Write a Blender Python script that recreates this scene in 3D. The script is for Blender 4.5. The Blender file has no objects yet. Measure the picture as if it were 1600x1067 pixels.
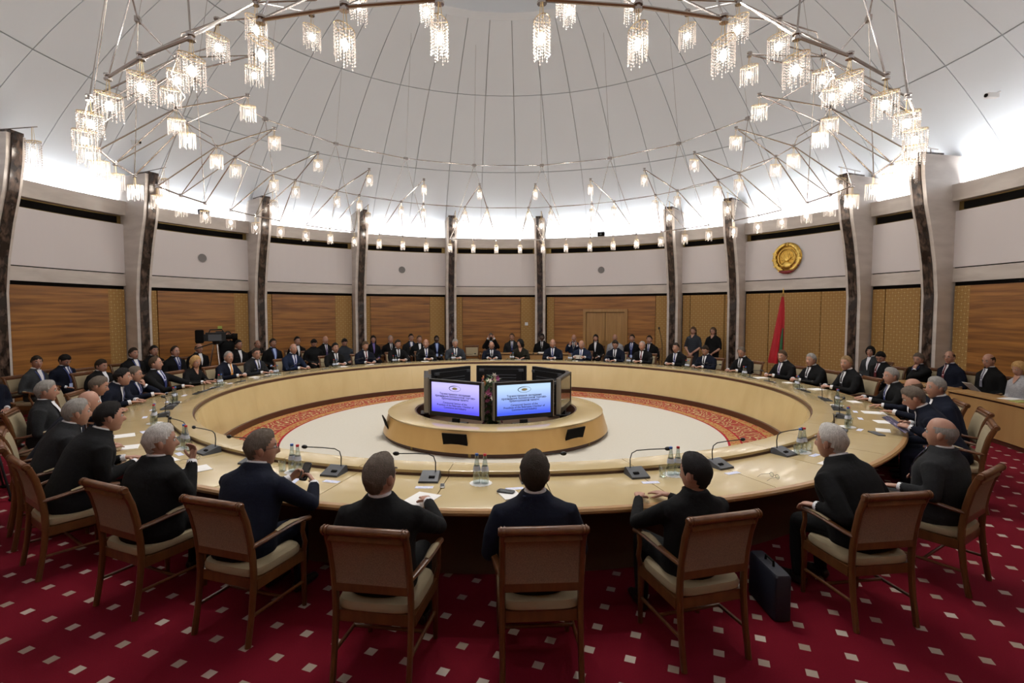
import bpy, bmesh, math, random
import numpy as np
from mathutils import Vector, Matrix, Euler
random.seed(7)
rng = random.Random(11)
PI = math.pi
SC = bpy.context.scene
COL = SC.collection

# ---------------------------------------------------------------- camera, light, exposure
FPX, CAM_H, PITCH, YAW, CAM_X, CAM_D = 809.5, 2.21, 3.22, -2.96, .647, 9.9
cd = bpy.data.cameras.new('camera')
cd.sensor_width = 36
cd.lens = FPX / 1600 * 36
cd.clip_start = .05
cam = bpy.data.objects.new('camera', cd)
COL.objects.link(cam)
cam.location = (CAM_X, -CAM_D, CAM_H)
cam.rotation_euler = (math.radians(90 - PITCH), 0, math.radians(-YAW))
SC.camera = cam
w = bpy.data.worlds.new('world')
SC.world = w
w.use_nodes = True
w.node_tree.nodes['Background'].inputs[0].default_value = (0, 0, 0, 1)
SC.view_settings.view_transform = 'Standard'
SC.view_settings.look = 'None'
SC.view_settings.gamma = 1
SC.view_settings.use_curve_mapping = False
SC.view_settings.exposure = 0.24
SC.cycles.max_bounces = 8
SC.cycles.diffuse_bounces = 4
SC.cycles.transparent_max_bounces = 24
SC.cycles.sample_clamp_indirect = 4
SC.cycles.caustics_reflective = False
SC.cycles.caustics_refractive = False
COVE = 72.0        # emission of the cove light strip behind the cornice
BULB_W = 4.0       # watts of each chandelier bulb
DOWN_W = 400.0     # watts of each downlight in the oculus

# photo pixel -> point on a horizontal plane or on a round wall (depth always from a real surface)
_th, _ya = math.radians(PITCH), math.radians(YAW)
_F = np.array([math.sin(_ya) * math.cos(_th), math.cos(_ya) * math.cos(_th), -math.sin(_th)])
_R = np.array([math.cos(_ya), -math.sin(_ya), 0.])
_U = np.cross(_R, _F)
_O = np.array([CAM_X, -CAM_D, CAM_H])
def ray(u, v): return _F + _R * (u - 800) / FPX - _U * (v - 533.5) / FPX
def atz(u, v, z):
    r = ray(u, v)
    return _O + r * ((z - CAM_H) / r[2])
def atR(u, v, R, c=(0, 0)):
    r = ray(u, v); p = _O - np.array([c[0], c[1], 0])
    a = r[0] ** 2 + r[1] ** 2; b = 2 * (p[0] * r[0] + p[1] * r[1]); q = p[0] ** 2 + p[1] ** 2 - R * R
    return _O + r * ((-b + math.sqrt(max(0, b * b - 4 * a * q))) / 2 / a)
def pol(P): return math.hypot(P[0], P[1]), math.degrees(math.atan2(P[0], P[1]))
def cyl(r, deg, z=0, c=(0, 0)):
    a = math.radians(deg)
    return Vector((c[0] + r * math.sin(a), c[1] + r * math.cos(a), z))
def face_in(deg): return PI - math.radians(deg)     # z rotation whose local +y looks at the room's centre

# ---------------------------------------------------------------- materials
def lin(c): return tuple(((v / 255) / 12.92 if v / 255 <= .04045 else ((v / 255 + .055) / 1.055) ** 2.4) for v in c)
MATS = {}
def mat(name, col, rough=.5, metal=0., spec=.5, noise=None, bump=None, alpha=None, coat=0, sheen=0):
    """noise = (scale_xyz, colour2, low, high[, detail]); bump = (scale, strength)"""
    if name in MATS: return MATS[name]
    m = bpy.data.materials.new(name); m.use_nodes = True
    nt = m.node_tree; b = nt.nodes['Principled BSDF']
    b.inputs['Base Color'].default_value = (*col, 1)
    b.inputs['Roughness'].default_value = rough
    b.inputs['Metallic'].default_value = metal
    b.inputs['Specular IOR Level'].default_value = spec
    if coat: b.inputs['Coat Weight'].default_value = coat; b.inputs['Coat Roughness'].default_value = .12
    if sheen: b.inputs['Sheen Weight'].default_value = sheen
    if noise or bump:
        tc = nt.nodes.new('ShaderNodeTexCoord')
    if noise:
        mp = nt.nodes.new('ShaderNodeMapping'); mp.inputs['Scale'].default_value = noise[0]
        nt.links.new(tc.outputs['Object'], mp.inputs[0])
        n = nt.nodes.new('ShaderNodeTexNoise'); n.inputs['Scale'].default_value = 1
        n.inputs['Detail'].default_value = noise[4] if len(noise) > 4 else 5
        n.inputs['Distortion'].default_value = .4
        nt.links.new(mp.outputs[0], n.inputs['Vector'])
        r = nt.nodes.new('ShaderNodeValToRGB')
        r.color_ramp.elements[0].position = noise[2]; r.color_ramp.elements[1].position = noise[3]
        r.color_ramp.elements[0].color = (*col, 1); r.color_ramp.elements[1].color = (*noise[1], 1)
        nt.links.new(n.outputs['Fac'], r.inputs[0]); nt.links.new(r.outputs[0], b.inputs['Base Color'])
    if bump:
        n2 = nt.nodes.new('ShaderNodeTexNoise'); n2.inputs['Scale'].default_value = bump[0]; n2.inputs['Detail'].default_value = 3
        nt.links.new(tc.outputs['Object'], n2.inputs['Vector'])
        bp = nt.nodes.new('ShaderNodeBump'); bp.inputs['Strength'].default_value = bump[1]; bp.inputs['Distance'].default_value = .01
        nt.links.new(n2.outputs['Fac'], bp.inputs['Height']); nt.links.new(bp.outputs[0], b.inputs['Normal'])
    MATS[name] = m
    return m
def emat(name, col, s):
    if name in MATS: return MATS[name]
    m = bpy.data.materials.new(name); m.use_nodes = True
    nt = m.node_tree; nt.nodes.clear()
    e = nt.nodes.new('ShaderNodeEmission'); o = nt.nodes.new('ShaderNodeOutputMaterial')
    e.inputs[0].default_value = (*col, 1); e.inputs[1].default_value = s
    nt.links.new(e.outputs[0], o.inputs[0]); MATS[name] = m
    return m
def nd(nt, t, **kw):
    n = nt.nodes.new(t)
    for k, v in kw.items(): setattr(n, k, v)
    return n
def math_node(nt, op, a, b=None, c=None):
    n = nd(nt, 'ShaderNodeMath', operation=op)
    for i, x in enumerate((a, b, c)):
        if x is None: continue
        if isinstance(x, (int, float)): n.inputs[i].default_value = x
        else: nt.links.new(x, n.inputs[i])
    return n.outputs[0]
def mixc(nt, fac, c1, c2):
    n = nd(nt, 'ShaderNodeMix', data_type='RGBA')
    nt.links.new(fac, n.inputs[0])
    for i, c in ((6, c1), (7, c2)):
        if isinstance(c, tuple): n.inputs[i].default_value = (*c, 1)
        else: nt.links.new(c, n.inputs[i])
    return n.outputs[2]

M_WHITE = mat('white_wall_panel', lin((228, 222, 223)), .7, bump=(60, .04))
M_MARB = mat('pale_marble', (.55, .49, .45), .35, noise=((1.2, 1.2, 5), (.68, .62, .57), .35, .7))
M_DMARB = mat('dark_marble', (.018, .011, .008), .25, noise=((9, 9, 5), (.17, .11, .08), .45, .78, 8))
M_WOODP = mat('walnut_panel', (.15, .054, .009), .4, noise=((.7, .7, 13), (.42, .175, .036), .32, .72, 7))
M_DOOR = mat('oak_door', (.30, .155, .048), .4, noise=((14, 14, 1), (.40, .22, .075), .3, .7))
M_GOLD = mat('gold_leaf', (.83, .58, .16), .28, 1.0, bump=(90, .5))
M_BRASS = mat('old_brass', (.25, .17, .06), .4, .8)
M_BLACK = mat('black_slot', (.005, .004, .0035), .9, spec=.1)
M_DOME = mat('dome_plaster', (.78, .83, .885), .85)
M_DOMEB = mat('dome_joint', (.56, .59, .62), .9)
M_BIRCH = mat('birch_veneer', (.53, .405, .195), .22, noise=((2.5, 2.5, 1.2), (.60, .47, .24), .3, .75), coat=.4)
M_BIRCHT = mat('birch_table_top', (.48, .37, .185), .22, noise=((2, 2, 2), (.54, .425, .225), .3, .75), coat=.35)
M_BROWN = mat('mahogany_strip', (.060, .020, .010), .35)
M_EDGE = mat('table_edge_wood', (.36, .20, .075), .3)
M_UNDER = mat('table_underside', (.06, .03, .014), .6)
M_ISL = mat('island_veneer', (.52, .32, .115), .3, noise=((3, 3, 1), (.57, .36, .14), .3, .7))
M_CHW = mat('chair_wood', (.085, .030, .009), .32, noise=((25, 25, 4), (.135, .052, .016), .3, .7))
M_CHF = mat('chair_cream_fabric', (.31, .25, .155), .85, bump=(300, .25))
M_CHB = mat('chair_back_fabric_shaded', (.20, .14, .098), .85, noise=((140, 140, 140), (.27, .195, .135), .35, .65, 2))  # same fabric as the front; the back's shade is mixed into its colour
M_STEEL = mat('polished_steel', (.50, .46, .44), .22, 1.0)
M_GRING = mat('gilt_wire', (.75, .58, .30), .3, 1.0)
M_SCRB = mat('black_plastic', (.008, .008, .009), .4, spec=.3)
M_SILV = mat('silver_plastic', (.30, .29, .27), .35, .6)
M_MIC = mat('slate_grey_plastic', (.055, .06, .07), .45)
M_PAPER = mat('white_paper', (.80, .80, .80), .7)
M_CARD = mat('blue_card', (.50, .55, .80), .6, noise=((40, 40, 40), (.72, .74, .86), .4, .6))
M_SHIRT = mat('white_shirt', (.72, .73, .78), .8)
M_SCREENOFF = mat('dark_glass_screen', (.012, .013, .012), .08, spec=.9)
M_GLASS = None

def glass_mat(name, col=(.93, .96, .95), a=.32):
    m = bpy.data.materials.new(name); m.use_nodes = True
    nt = m.node_tree; nt.nodes.clear()
    o = nd(nt, 'ShaderNodeOutputMaterial'); t = nd(nt, 'ShaderNodeBsdfTransparent'); g = nd(nt, 'ShaderNodeBsdfGlossy')
    g.inputs['Roughness'].default_value = .06; g.inputs[0].default_value = (*col, 1); t.inputs[0].default_value = (*col, 1)
    f = nd(nt, 'ShaderNodeLayerWeight'); f.inputs[0].default_value = .35
    mx = nd(nt, 'ShaderNodeMixShader')
    nt.links.new(math_node(nt, 'MULTIPLY_ADD', f.outputs['Facing'], .55, a * .35), mx.inputs[0])
    nt.links.new(t.outputs[0], mx.inputs[1]); nt.links.new(g.outputs[0], mx.inputs[2]); nt.links.new(mx.outputs[0], o.inputs[0])
    return m
M_GLASS = glass_mat('clear_glass')
def crystal_mat():
    m = bpy.data.materials.new('crystal_beads'); m.use_nodes = True
    nt = m.node_tree; nt.nodes.clear()
    o = nd(nt, 'ShaderNodeOutputMaterial'); t = nd(nt, 'ShaderNodeBsdfTransparent'); g = nd(nt, 'ShaderNodeBsdfGlossy'); tr = nd(nt, 'ShaderNodeBsdfTranslucent')
    df = nd(nt, 'ShaderNodeBsdfDiffuse')
    g.inputs['Roughness'].default_value = .12; g.inputs[0].default_value = (1, .95, .9, 1)
    tr.inputs[0].default_value = (1, .93, .88, 1); df.inputs[0].default_value = (.80, .73, .70, 1)
    a = nd(nt, 'ShaderNodeMixShader'); a.inputs[0].default_value = .5
    nt.links.new(tr.outputs[0], a.inputs[1]); nt.links.new(df.outputs[0], a.inputs[2])
    a2 = nd(nt, 'ShaderNodeMixShader'); a2.inputs[0].default_value = .3
    nt.links.new(a.outputs[0], a2.inputs[1]); nt.links.new(g.outputs[0], a2.inputs[2])
    b = nd(nt, 'ShaderNodeMixShader'); b.inputs[0].default_value = .45
    nt.links.new(t.outputs[0], b.inputs[1]); nt.links.new(a2.outputs[0], b.inputs[2]); nt.links.new(b.outputs[0], o.inputs[0])
    return m
M_CRYS = crystal_mat()

def carpet_mat():
    m = mat('red_carpet_with_squares', (.3, .01, .02), .95)
    nt = m.node_tree; b = nt.nodes['Principled BSDF']; b.inputs['Specular IOR Level'].default_value = .1
    g = nd(nt, 'ShaderNodeNewGeometry')
    mp = nd(nt, 'ShaderNodeMapping', vector_type='POINT')
    mp.inputs['Rotation'].default_value = (0, 0, math.radians(18.0)); mp.inputs['Scale'].default_value = (1 / .265,) * 3
    mp.inputs['Location'].default_value = (.28, .02, 0)
    nt.links.new(g.outputs['Position'], mp.inputs[0])
    s = nd(nt, 'ShaderNodeSeparateXYZ'); nt.links.new(mp.outputs[0], s.inputs[0])
    def near(o): return math_node(nt, 'LESS_THAN', math_node(nt, 'ABSOLUTE', math_node(nt, 'SUBTRACT', math_node(nt, 'FRACT', o), .5)), .125)
    k = math_node(nt, 'MULTIPLY', near(s.outputs[0]), near(s.outputs[1]))
    n = nd(nt, 'ShaderNodeTexNoise'); n.inputs['Scale'].default_value = 120; nt.links.new(g.outputs['Position'], n.inputs['Vector'])
    red = mixc(nt, n.outputs['Fac'], (.082, .0016, .006), (.135, .0035, .012))
    wn = nd(nt, 'ShaderNodeTexWhiteNoise'); fl = nd(nt, 'ShaderNodeVectorMath', operation='FLOOR')
    nt.links.new(mp.outputs[0], fl.inputs[0]); nt.links.new(fl.outputs[0], wn.inputs['Vector'])
    wht = mixc(nt, wn.outputs['Value'], (.26, .20, .155), (.43, .38, .33))
    nt.links.new(mixc(nt, k, red, wht), b.inputs['Base Color'])
    return m
def rug_mat():
    m = mat('cream_rug_with_red_gold_border', (.6, .56, .48), .95)
    nt = m.node_tree; b = nt.nodes['Principled BSDF']; b.inputs['Specular IOR Level'].default_value = .1
    g = nd(nt, 'ShaderNodeNewGeometry'); s = nd(nt, 'ShaderNodeSeparateXYZ'); nt.links.new(g.outputs['Position'], s.inputs[0])
    x, y = s.outputs[0], s.outputs[1]
    r = math_node(nt, 'SQRT', math_node(nt, 'ADD', math_node(nt, 'MULTIPLY', x, x), math_node(nt, 'MULTIPLY', y, y)))
    th = math_node(nt, 'ARCTAN2', x, y)
    cv = nd(nt, 'ShaderNodeCombineXYZ'); nt.links.new(math_node(nt, 'MULTIPLY', th, 4.4), cv.inputs[0]); nt.links.new(r, cv.inputs[1])
    # scrolling foliage: distorted waves across the border
    wv = nd(nt, 'ShaderNodeTexWave', wave_type='RINGS', rings_direction='Z'); wv.inputs['Scale'].default_value = 1.6
    wv.inputs['Distortion'].default_value = 9; wv.inputs['Detail'].default_value = 2.5; wv.inputs['Detail Scale'].default_value = 2.2
    nt.links.new(cv.outputs[0], wv.inputs['Vector'])
    vo = nd(nt, 'ShaderNodeTexNoise'); vo.inputs['Scale'].default_value = 9; vo.inputs['Distortion'].default_value = 2.5
    nt.links.new(cv.outputs[0], vo.inputs['Vector'])
    ramp = nd(nt, 'ShaderNodeValToRGB'); ramp.color_ramp.interpolation = 'CONSTANT'
    el = ramp.color_ramp.elements
    el[0].color = (.24, .04, .03, 1); el[1].position = .24; el[1].color = (.31, .20, .085, 1)
    e = el.new(.48); e.color = (.52, .40, .23, 1); e = el.new(.62); e.color = (.31, .20, .085, 1); e = el.new(.80); e.color = (.27, .05, .035, 1)
    nt.links.new(wv.outputs['Fac'], ramp.inputs[0])
    r2 = nd(nt, 'ShaderNodeValToRGB'); r2.color_ramp.interpolation = 'CONSTANT'
    r2.color_ramp.elements[0].color = (.35, .21, .07, 1); r2.color_ramp.elements[1].position = .56; r2.color_ramp.elements[1].color = (.30, .03, .03, 1)
    nt.links.new(vo.outputs['Fac'], r2.inputs[0])
    def band(lo, hi): return math_node(nt, 'MULTIPLY', math_node(nt, 'GREATER_THAN', r, lo), math_node(nt, 'LESS_THAN', r, hi))
    n = nd(nt, 'ShaderNodeTexNoise'); n.inputs['Scale'].default_value = 30; nt.links.new(g.outputs['Position'], n.inputs['Vector'])
    c = mixc(nt, n.outputs['Fac'], (.50, .475, .415), (.56, .53, .47))
    c = mixc(nt, band(4.0, 9), c, ramp.outputs[0])
    c = mixc(nt, band(4.03, 4.2), c, r2.outputs[0])
    c = mixc(nt, band(4.72, 9), c, r2.outputs[0])
    for lo, hi in ((3.99, 4.03), (4.2, 4.235), (4.69, 4.72)):
        c = mixc(nt, band(lo, hi), c, (.27, .012, .02))
    nt.links.new(c, b.inputs['Base Color'])
    return m
def fabric_mat():
    m = mat('gold_diamond_fabric', (.3, .18, .05), .7)
    nt = m.node_tree; b = nt.nodes['Principled BSDF']
    tc = nd(nt, 'ShaderNodeTexCoord'); s = nd(nt, 'ShaderNodeSeparateXYZ'); nt.links.new(tc.outputs['Generated'], s.inputs[0])
    g = nd(nt, 'ShaderNodeNewGeometry'); sg = nd(nt, 'ShaderNodeSeparateXYZ'); nt.links.new(g.outputs['Position'], sg.inputs[0])
    a = math_node(nt, 'MULTIPLY', math_node(nt, 'ARCTAN2', sg.outputs[0], sg.outputs[1]), 10.35 / .15)
    z = math_node(nt, 'MULTIPLY', sg.outputs[2], 1 / .15)
    p = math_node(nt, 'ADD', a, z); q = math_node(nt, 'SUBTRACT', a, z)
    def tri(o): return math_node(nt, 'ABSOLUTE', math_node(nt, 'SUBTRACT', math_node(nt, 'FRACT', o), .5))
    line = math_node(nt, 'GREATER_THAN', math_node(nt, 'MAXIMUM', tri(p), tri(q)), .42)
    spot = math_node(nt, 'GREATER_THAN', math_node(nt, 'MINIMUM', tri(p), tri(q)), .36)
    c = mixc(nt, line, (.36, .20, .057), (.29, .155, .042))
    c = mixc(nt, spot, c, (.52, .36, .15))
    nt.links.new(c, b.inputs['Base Color'])
    return m
M_CARPET, M_RUG, M_FAB = carpet_mat(), rug_mat(), fabric_mat()

# ---------------------------------------------------------------- mesh helpers
class MB:
    """collects shapes into one mesh"""
    def __init__(s): s.v = []; s.f = []; s.m = []
    def add(s, v, f, mi=0):
        o = len(s.v); s.v += [tuple(p) for p in v]; s.f += [tuple(i + o for i in q) for q in f]; s.m += [mi] * len(f)
    def box(s, c, d, rz=0, mi=0, M=None):
        x, y, z = d[0] / 2, d[1] / 2, d[2] / 2
        R = Matrix.Rotation(rz, 3, 'Z') if M is None else M
        v = [Vector(c) + R @ Vector(p) for p in ((-x, -y, -z), (x, -y, -z), (x, y, -z), (-x, y, -z), (-x, -y, z), (x, -y, z), (x, y, z), (-x, y, z))]
        s.add(v, [(3, 2, 1, 0), (4, 5, 6, 7), (0, 1, 5, 4), (1, 2, 6, 5), (2, 3, 7, 6), (3, 0, 4, 7)], mi)
    def tube(s, pts, rad, n=8, mi=0, flat=None, cap=True, up=None):
        """rad: number, list or list of (ra, rb)"""
        pts = [Vector(p) for p in pts]; k = len(pts)
        if not isinstance(rad, (list, tuple)): rad = [rad] * k
        vs = []; pu = None
        for i, p in enumerate(pts):
            t = (pts[min(i + 1, k - 1)] - pts[max(i - 1, 0)])
            if t.length < 1e-9: t = Vector((0, 0, 1))
            t.normalize()
            if pu is None:
                u = Vector(up) if up else (Vector((1, 0, 0)) if abs(t.x) < .8 else Vector((0, 1, 0)))
            else: u = pu
            u = (u - t * u.dot(t)).normalized(); pu = u; w_ = t.cross(u)
            r = rad[i]; ra, rb = r if isinstance(r, (list, tuple)) else (r, r)
            for j in range(n):
                a = 2 * PI * j / n
                vs.append(p + u * (ra * math.cos(a)) + w_ * (rb * math.sin(a)))
        f = [(i * n + j, i * n + (j + 1) % n, (i + 1) * n + (j + 1) % n, (i + 1) * n + j) for i in range(k - 1) for j in range(n)]
        if cap: f += [tuple(range(n - 1, -1, -1)), tuple((k - 1) * n + j for j in range(n))]
        s.add(vs, f, mi)
    def loft(s, secs, n=20, mi=0, power=2.0):
        """secs: (x, y, z, rx, ry) stacked ellipses"""
        vs = []
        for x, y, z, rx, ry in secs:
            for j in range(n):
                a = 2 * PI * j / n; c_, s_ = math.cos(a), math.sin(a)
                vs.append((x + rx * math.copysign(abs(c_) ** (2 / power), c_), y + ry * math.copysign(abs(s_) ** (2 / power), s_), z))
        k = len(secs)
        f = [(i * n + j, i * n + (j + 1) % n, (i + 1) * n + (j + 1) % n, (i + 1) * n + j) for i in range(k - 1) for j in range(n)]
        f += [tuple(range(n - 1, -1, -1)), tuple((k - 1) * n + j for j in range(n))]
        s.add(vs, f, mi)
    def ball(s, c, r, nu=10, nv=7, mi=0, M=None):
        if not isinstance(r, (list, tuple)): r = (r, r, r)
        vs = [(0, 0, -r[2])]
        for i in range(1, nv):
            p = -PI / 2 + PI * i / nv
            for j in range(nu):
                a = 2 * PI * j / nu
                vs.append((r[0] * math.cos(p) * math.cos(a), r[1] * math.cos(p) * math.sin(a), r[2] * math.sin(p)))
        vs.append((0, 0, r[2]))
        f = [(0, 1 + (j + 1) % nu, 1 + j) for j in range(nu)]
        f += [(1 + (i - 1) * nu + j, 1 + (i - 1) * nu + (j + 1) % nu, 1 + i * nu + (j + 1) % nu, 1 + i * nu + j) for i in range(1, nv - 1) for j in range(nu)]
        f += [(1 + (nv - 2) * nu + j, 1 + (nv - 2) * nu + (j + 1) % nu, len(vs) - 1) for j in range(nu)]
        R = M if M is not None else Matrix.Identity(3)
        s.add([Vector(c) + R @ Vector(p) for p in vs], f, mi)
    def lathe(s, prof, n=16, c=(0, 0, 0), mi=0):
        vs = [(c[0] + r * math.cos(2 * PI * j / n), c[1] + r * math.sin(2 * PI * j / n), c[2] + z) for r, z in prof for j in range(n)]
        k = len(prof)
        f = [(i * n + j, i * n + (j + 1) % n, (i + 1) * n + (j + 1) % n, (i + 1) * n + j) for i in range(k - 1) for j in range(n)]
        s.add(vs, f, mi)
    def sector(s, prof, a0, a1, n, c=(0, 0), mi=0):
        """closed (r, z) profile swept around the room axis from a0 to a1 degrees (0 = far side, clockwise); solid"""
        k = len(prof); full = abs(a1 - a0) >= 359.9
        m = n if full else n + 1
        vs = [cyl(r, a0 + (a1 - a0) * i / n, z, c) for i in range(m) for r, z in prof]
        f = []
        for i in range(n):
            i2 = (i + 1) % m
            for j in range(k):
                j2 = (j + 1) % k
                f.append((i * k + j, i * k + j2, i2 * k + j2, i2 * k + j))
        if not full: f += [tuple(range(k - 1, -1, -1)), tuple(n * k + j for j in range(k))]
        s.add(vs, f, mi)
    def mesh(s, name, mats, smooth=False, fix=False):
        me = bpy.data.meshes.new(name)
        me.from_pydata(s.v, [], s.f)
        for m in (mats if isinstance(mats, (list, tuple)) else [mats]): me.materials.append(m)
        if any(s.m): me.polygons.foreach_set('material_index', s.m)
        if fix:
            bm = bmesh.new(); bm.from_mesh(me); bmesh.ops.recalc_face_normals(bm, faces=bm.faces); bm.to_mesh(me); bm.free()
        if smooth:
            me.polygons.foreach_set('use_smooth', [True] * len(me.polygons))
            try: me.set_sharp_from_angle(angle=math.radians(40))
            except Exception: pass
        me.update()
        return me
    def obj(s, name, mats, parent=None, smooth=False, fix=True):
        return link(name, s.mesh(name, mats, smooth, fix), parent)
def link(name, me, parent=None, loc=None, rz=None):
    o = bpy.data.objects.new(name, me); COL.objects.link(o)
    if parent: o.parent = parent
    if loc is not None: o.location = loc
    if rz is not None: o.rotation_euler = (0, 0, rz)
    return o
def tag(o, label, cat, group=None, kind=None):
    if label: o['label'] = label
    if cat: o['category'] = cat
    if group: o['group'] = group
    if kind: o['kind'] = kind
    return o
def thing(name, label, cat, loc=(0, 0, 0), rz=0, group=None, kind=None):
    o = bpy.data.objects.new(name, None); COL.objects.link(o)
    o.empty_display_size = .1
    o.location = loc; o.rotation_euler = (0, 0, rz)
    return tag(o, label, cat, group, kind)
def struct(name):
    o = bpy.data.objects.new(name, None); COL.objects.link(o); o['kind'] = 'structure'
    return o
def copy_tree(o, parent=None):
    c = o.copy(); COL.objects.link(c); c.parent = parent
    for ch in list(o.children): copy_tree(ch, c)
    return c

# ---------------------------------------------------------------- the room shell
WC = (-.14, 0)                 # axis of the round wall
RW, Z1, Z2, Z3, Z4, Z5 = 10.4, 2.89, 3.215, 4.465, 4.684, 5.04
m = MB(); m.sector([(4.84, -.1), (11.3, -.1), (11.3, 0), (4.84, 0)], 0, 360, 96)
fl = m.obj('floor', M_CARPET); fl['kind'] = 'structure'; fl['label'] = 'red carpet scattered with small pale squares'
m = MB(); m.add([cyl(4.95, a * 3.75, .004) for a in range(96)][::-1], [tuple(range(96))])
fl2 = m.obj('floor_rug', M_RUG, fix=False); fl2['kind'] = 'structure'; fl2['label'] = 'cream round rug with red and gold scroll border inside the table'
m = MB(); m.sector([(0.001, -.1), (4.95, -.1), (4.95, -.002), (0.001, -.002)], 0, 360, 96); m.obj('floor_slab', M_UNDER)['kind'] = 'structure'

COLS = [-109.5, -90.4, -71.9, -52.9, -33.8, -14.7, 4.8, 32.9, 44.7, 65.1, 76.0, 96.5, 116]
# fillings of each bay between two columns: w = walnut, f = fabric
BAYS = [('f', -109.5, -106.3, -93.6), ('w', -90.4, -87.4, -75.4), ('w', -71.9, -68.5, -56.5), ('w', -52.9, -50.0, -38.3), ('w', -33.8, -31.3, -19.1),
        ('w', -14.7, -12.1, .4), ('d', 4.8, 7.7, 28.8), ('f', 32.9, 35.6, 42.1), ('f', 44.7, 50.0, 58.6), ('f', 65.1, 68.2, 73.0), ('w', 76.0, 79.3, 92.5), ('f', 96.5, 101, 111)]
wall = struct('wall_back'); wall['label'] = 'round hall wall of walnut and fabric panels below white panels and marble bands'
def wpart(name, prof, a0, a1, mt, parent=wall, n=None, c=WC):
    mb = MB(); mb.sector(prof, a0, a1, n or max(2, int(abs(a1 - a0) / 1.5)), c)
    return mb.obj(name, mt, parent, smooth=False)
CW = .95      # half width of a column in degrees
for i, (k, a, p0, p1) in enumerate(BAYS):
    b = COLS[i + 1]; s0, s1 = a + CW, b - CW
    wpart('marble_band', [(RW - .05, Z1), (RW + .1, Z1), (RW + .1, Z2 - .02), (RW - .05, Z2 - .02)], s0, s1, M_MARB)
    wpart('shadow_gap', [(RW, Z2 - .03), (RW + .1, Z2 - .03), (RW + .1, Z2 + .01), (RW, Z2 + .01)], s0, s1, M_BLACK)
    wpart('white_panel', [(RW - .05, Z2 + .005), (RW + .1, Z2 + .005), (RW + .1, Z3), (RW - .05, Z3)], s0, s1, M_WHITE)
    fr = wpart('vent_frame', [(RW + .04, Z3), (RW + .12, Z3), (RW + .12, Z4), (RW + .04, Z4)], s0, s1, M_BRASS)
    wpart('vent_slot', [(RW + .0, Z3 + .03), (RW + .06, Z3 + .03), (RW + .06, Z4 - .03), (RW + .0, Z4 - .03)], s0 + (s1 - s0) * .045, s1 - (s1 - s0) * .045, M_BLACK, fr)
    wpart('cornice', [(RW - .15, Z4), (RW + .12, Z4), (RW + .12, Z5 - .05), (RW - .12, Z5), (RW - .18, Z5)], s0, s1, M_MARB)
    wpart('recess_back', [(RW + .03, Z1 - .10), (RW + .12, Z1 - .10), (RW + .12, Z1), (RW + .03, Z1)], s0, s1, M_BLACK)
    zt = Z1 - .09
    def fab(x0, x1): wpart('fabric_panel', [(RW - .035, .12), (RW + .05, .12), (RW + .05, zt), (RW - .035, zt)], x0 + .06, x1 - .06, M_FAB)
    if k == 'f':
        fab(s0 + .3, p0); fab(p0, p1); fab(p1, s1 - .2)
    else:
        fab(s0 + .3, p0); fab(p1, s1 - .2)
        wood = [(RW - .06, .12), (RW + .05, .12), (RW + .05, zt), (RW - .06, zt)]
        if k == 'w': wpart('walnut_panel', wood, p0, p1, M_WOODP)
        else:
            wpart('walnut_panel', wood, p0, 13.9, M_WOODP); wpart('walnut_panel', wood, 23.2, p1, M_WOODP)
            wpart('walnut_panel', [(RW - .06, 2.33), (RW + .05, 2.33), (RW + .05, zt), (RW - .06, zt)], 13.9, 23.2, M_WOODP)
    wpart('skirting', [(RW - .07, 0), (RW + .05, 0), (RW + .05, .12), (RW - .07, .12)], s0, s1, M_CHW)
    wpart('recess_backing', [(RW + .05, 0), (RW + .1, 0), (RW + .1, Z1), (RW + .05, Z1)], s0, s1, M_BLACK)
# the rest of the circle, behind the photographer
wr = struct('wall_front'); a0, a1 = COLS[-1] + CW, 360 + COLS[0] - CW
for nm, lo, hi, mt in (('walnut_panel', 0, Z1, M_WOODP), ('marble_band', Z1, Z2, M_MARB), ('white_panel', Z2, Z4, M_WHITE), ('cornice', Z4, Z5, M_MARB)):
    wpart(nm, [(RW, lo), (RW + .12, lo), (RW + .12, hi), (RW, hi)], a0, a1, mt, wr)

# door in the walnut bay
dr = struct('door_1'); dr['label'] = 'double oak door with tall recessed panels in the walnut bay'
def dpart(nm, r0, r1, z0, z1, x0, x1, mt, par=dr): return wpart(nm, [(r0, z0), (r1, z0), (r1, z1), (r0, z1)], x0, x1, mt, par, 4)
dpart('door_frame', RW - .11, RW + .03, 0, 2.33, 13.9, 14.5, M_DOOR); dpart('door_frame', RW - .11, RW + .03, 0, 2.33, 22.6, 23.2, M_DOOR)
dpart('door_frame', RW - .11, RW + .03, 2.22, 2.33, 14.5, 22.6, M_DOOR)
for x0, x1, hs in ((14.55, 18.5, 1), (18.6, 22.55, -1)):
    lf = dpart('door_leaf', RW - .05, RW + .02, .01, 2.2, x0, x1, M_DOOR)
    for z0, z1 in ((.2, .85), (1.0, 2.08)):
        dpart('door_panel', RW - .065, RW - .04, z0, z1, x0 + .55, x1 - .55, M_DOOR, lf)
    hx = x1 - .3 if hs > 0 else x0 + .3
    mb = MB(); mb.tube([cyl(RW - .09, hx, .95, WC), cyl(RW - .09, hx, 1.15, WC)], .012); mb.obj('handle', M_BRASS, lf)

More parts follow.
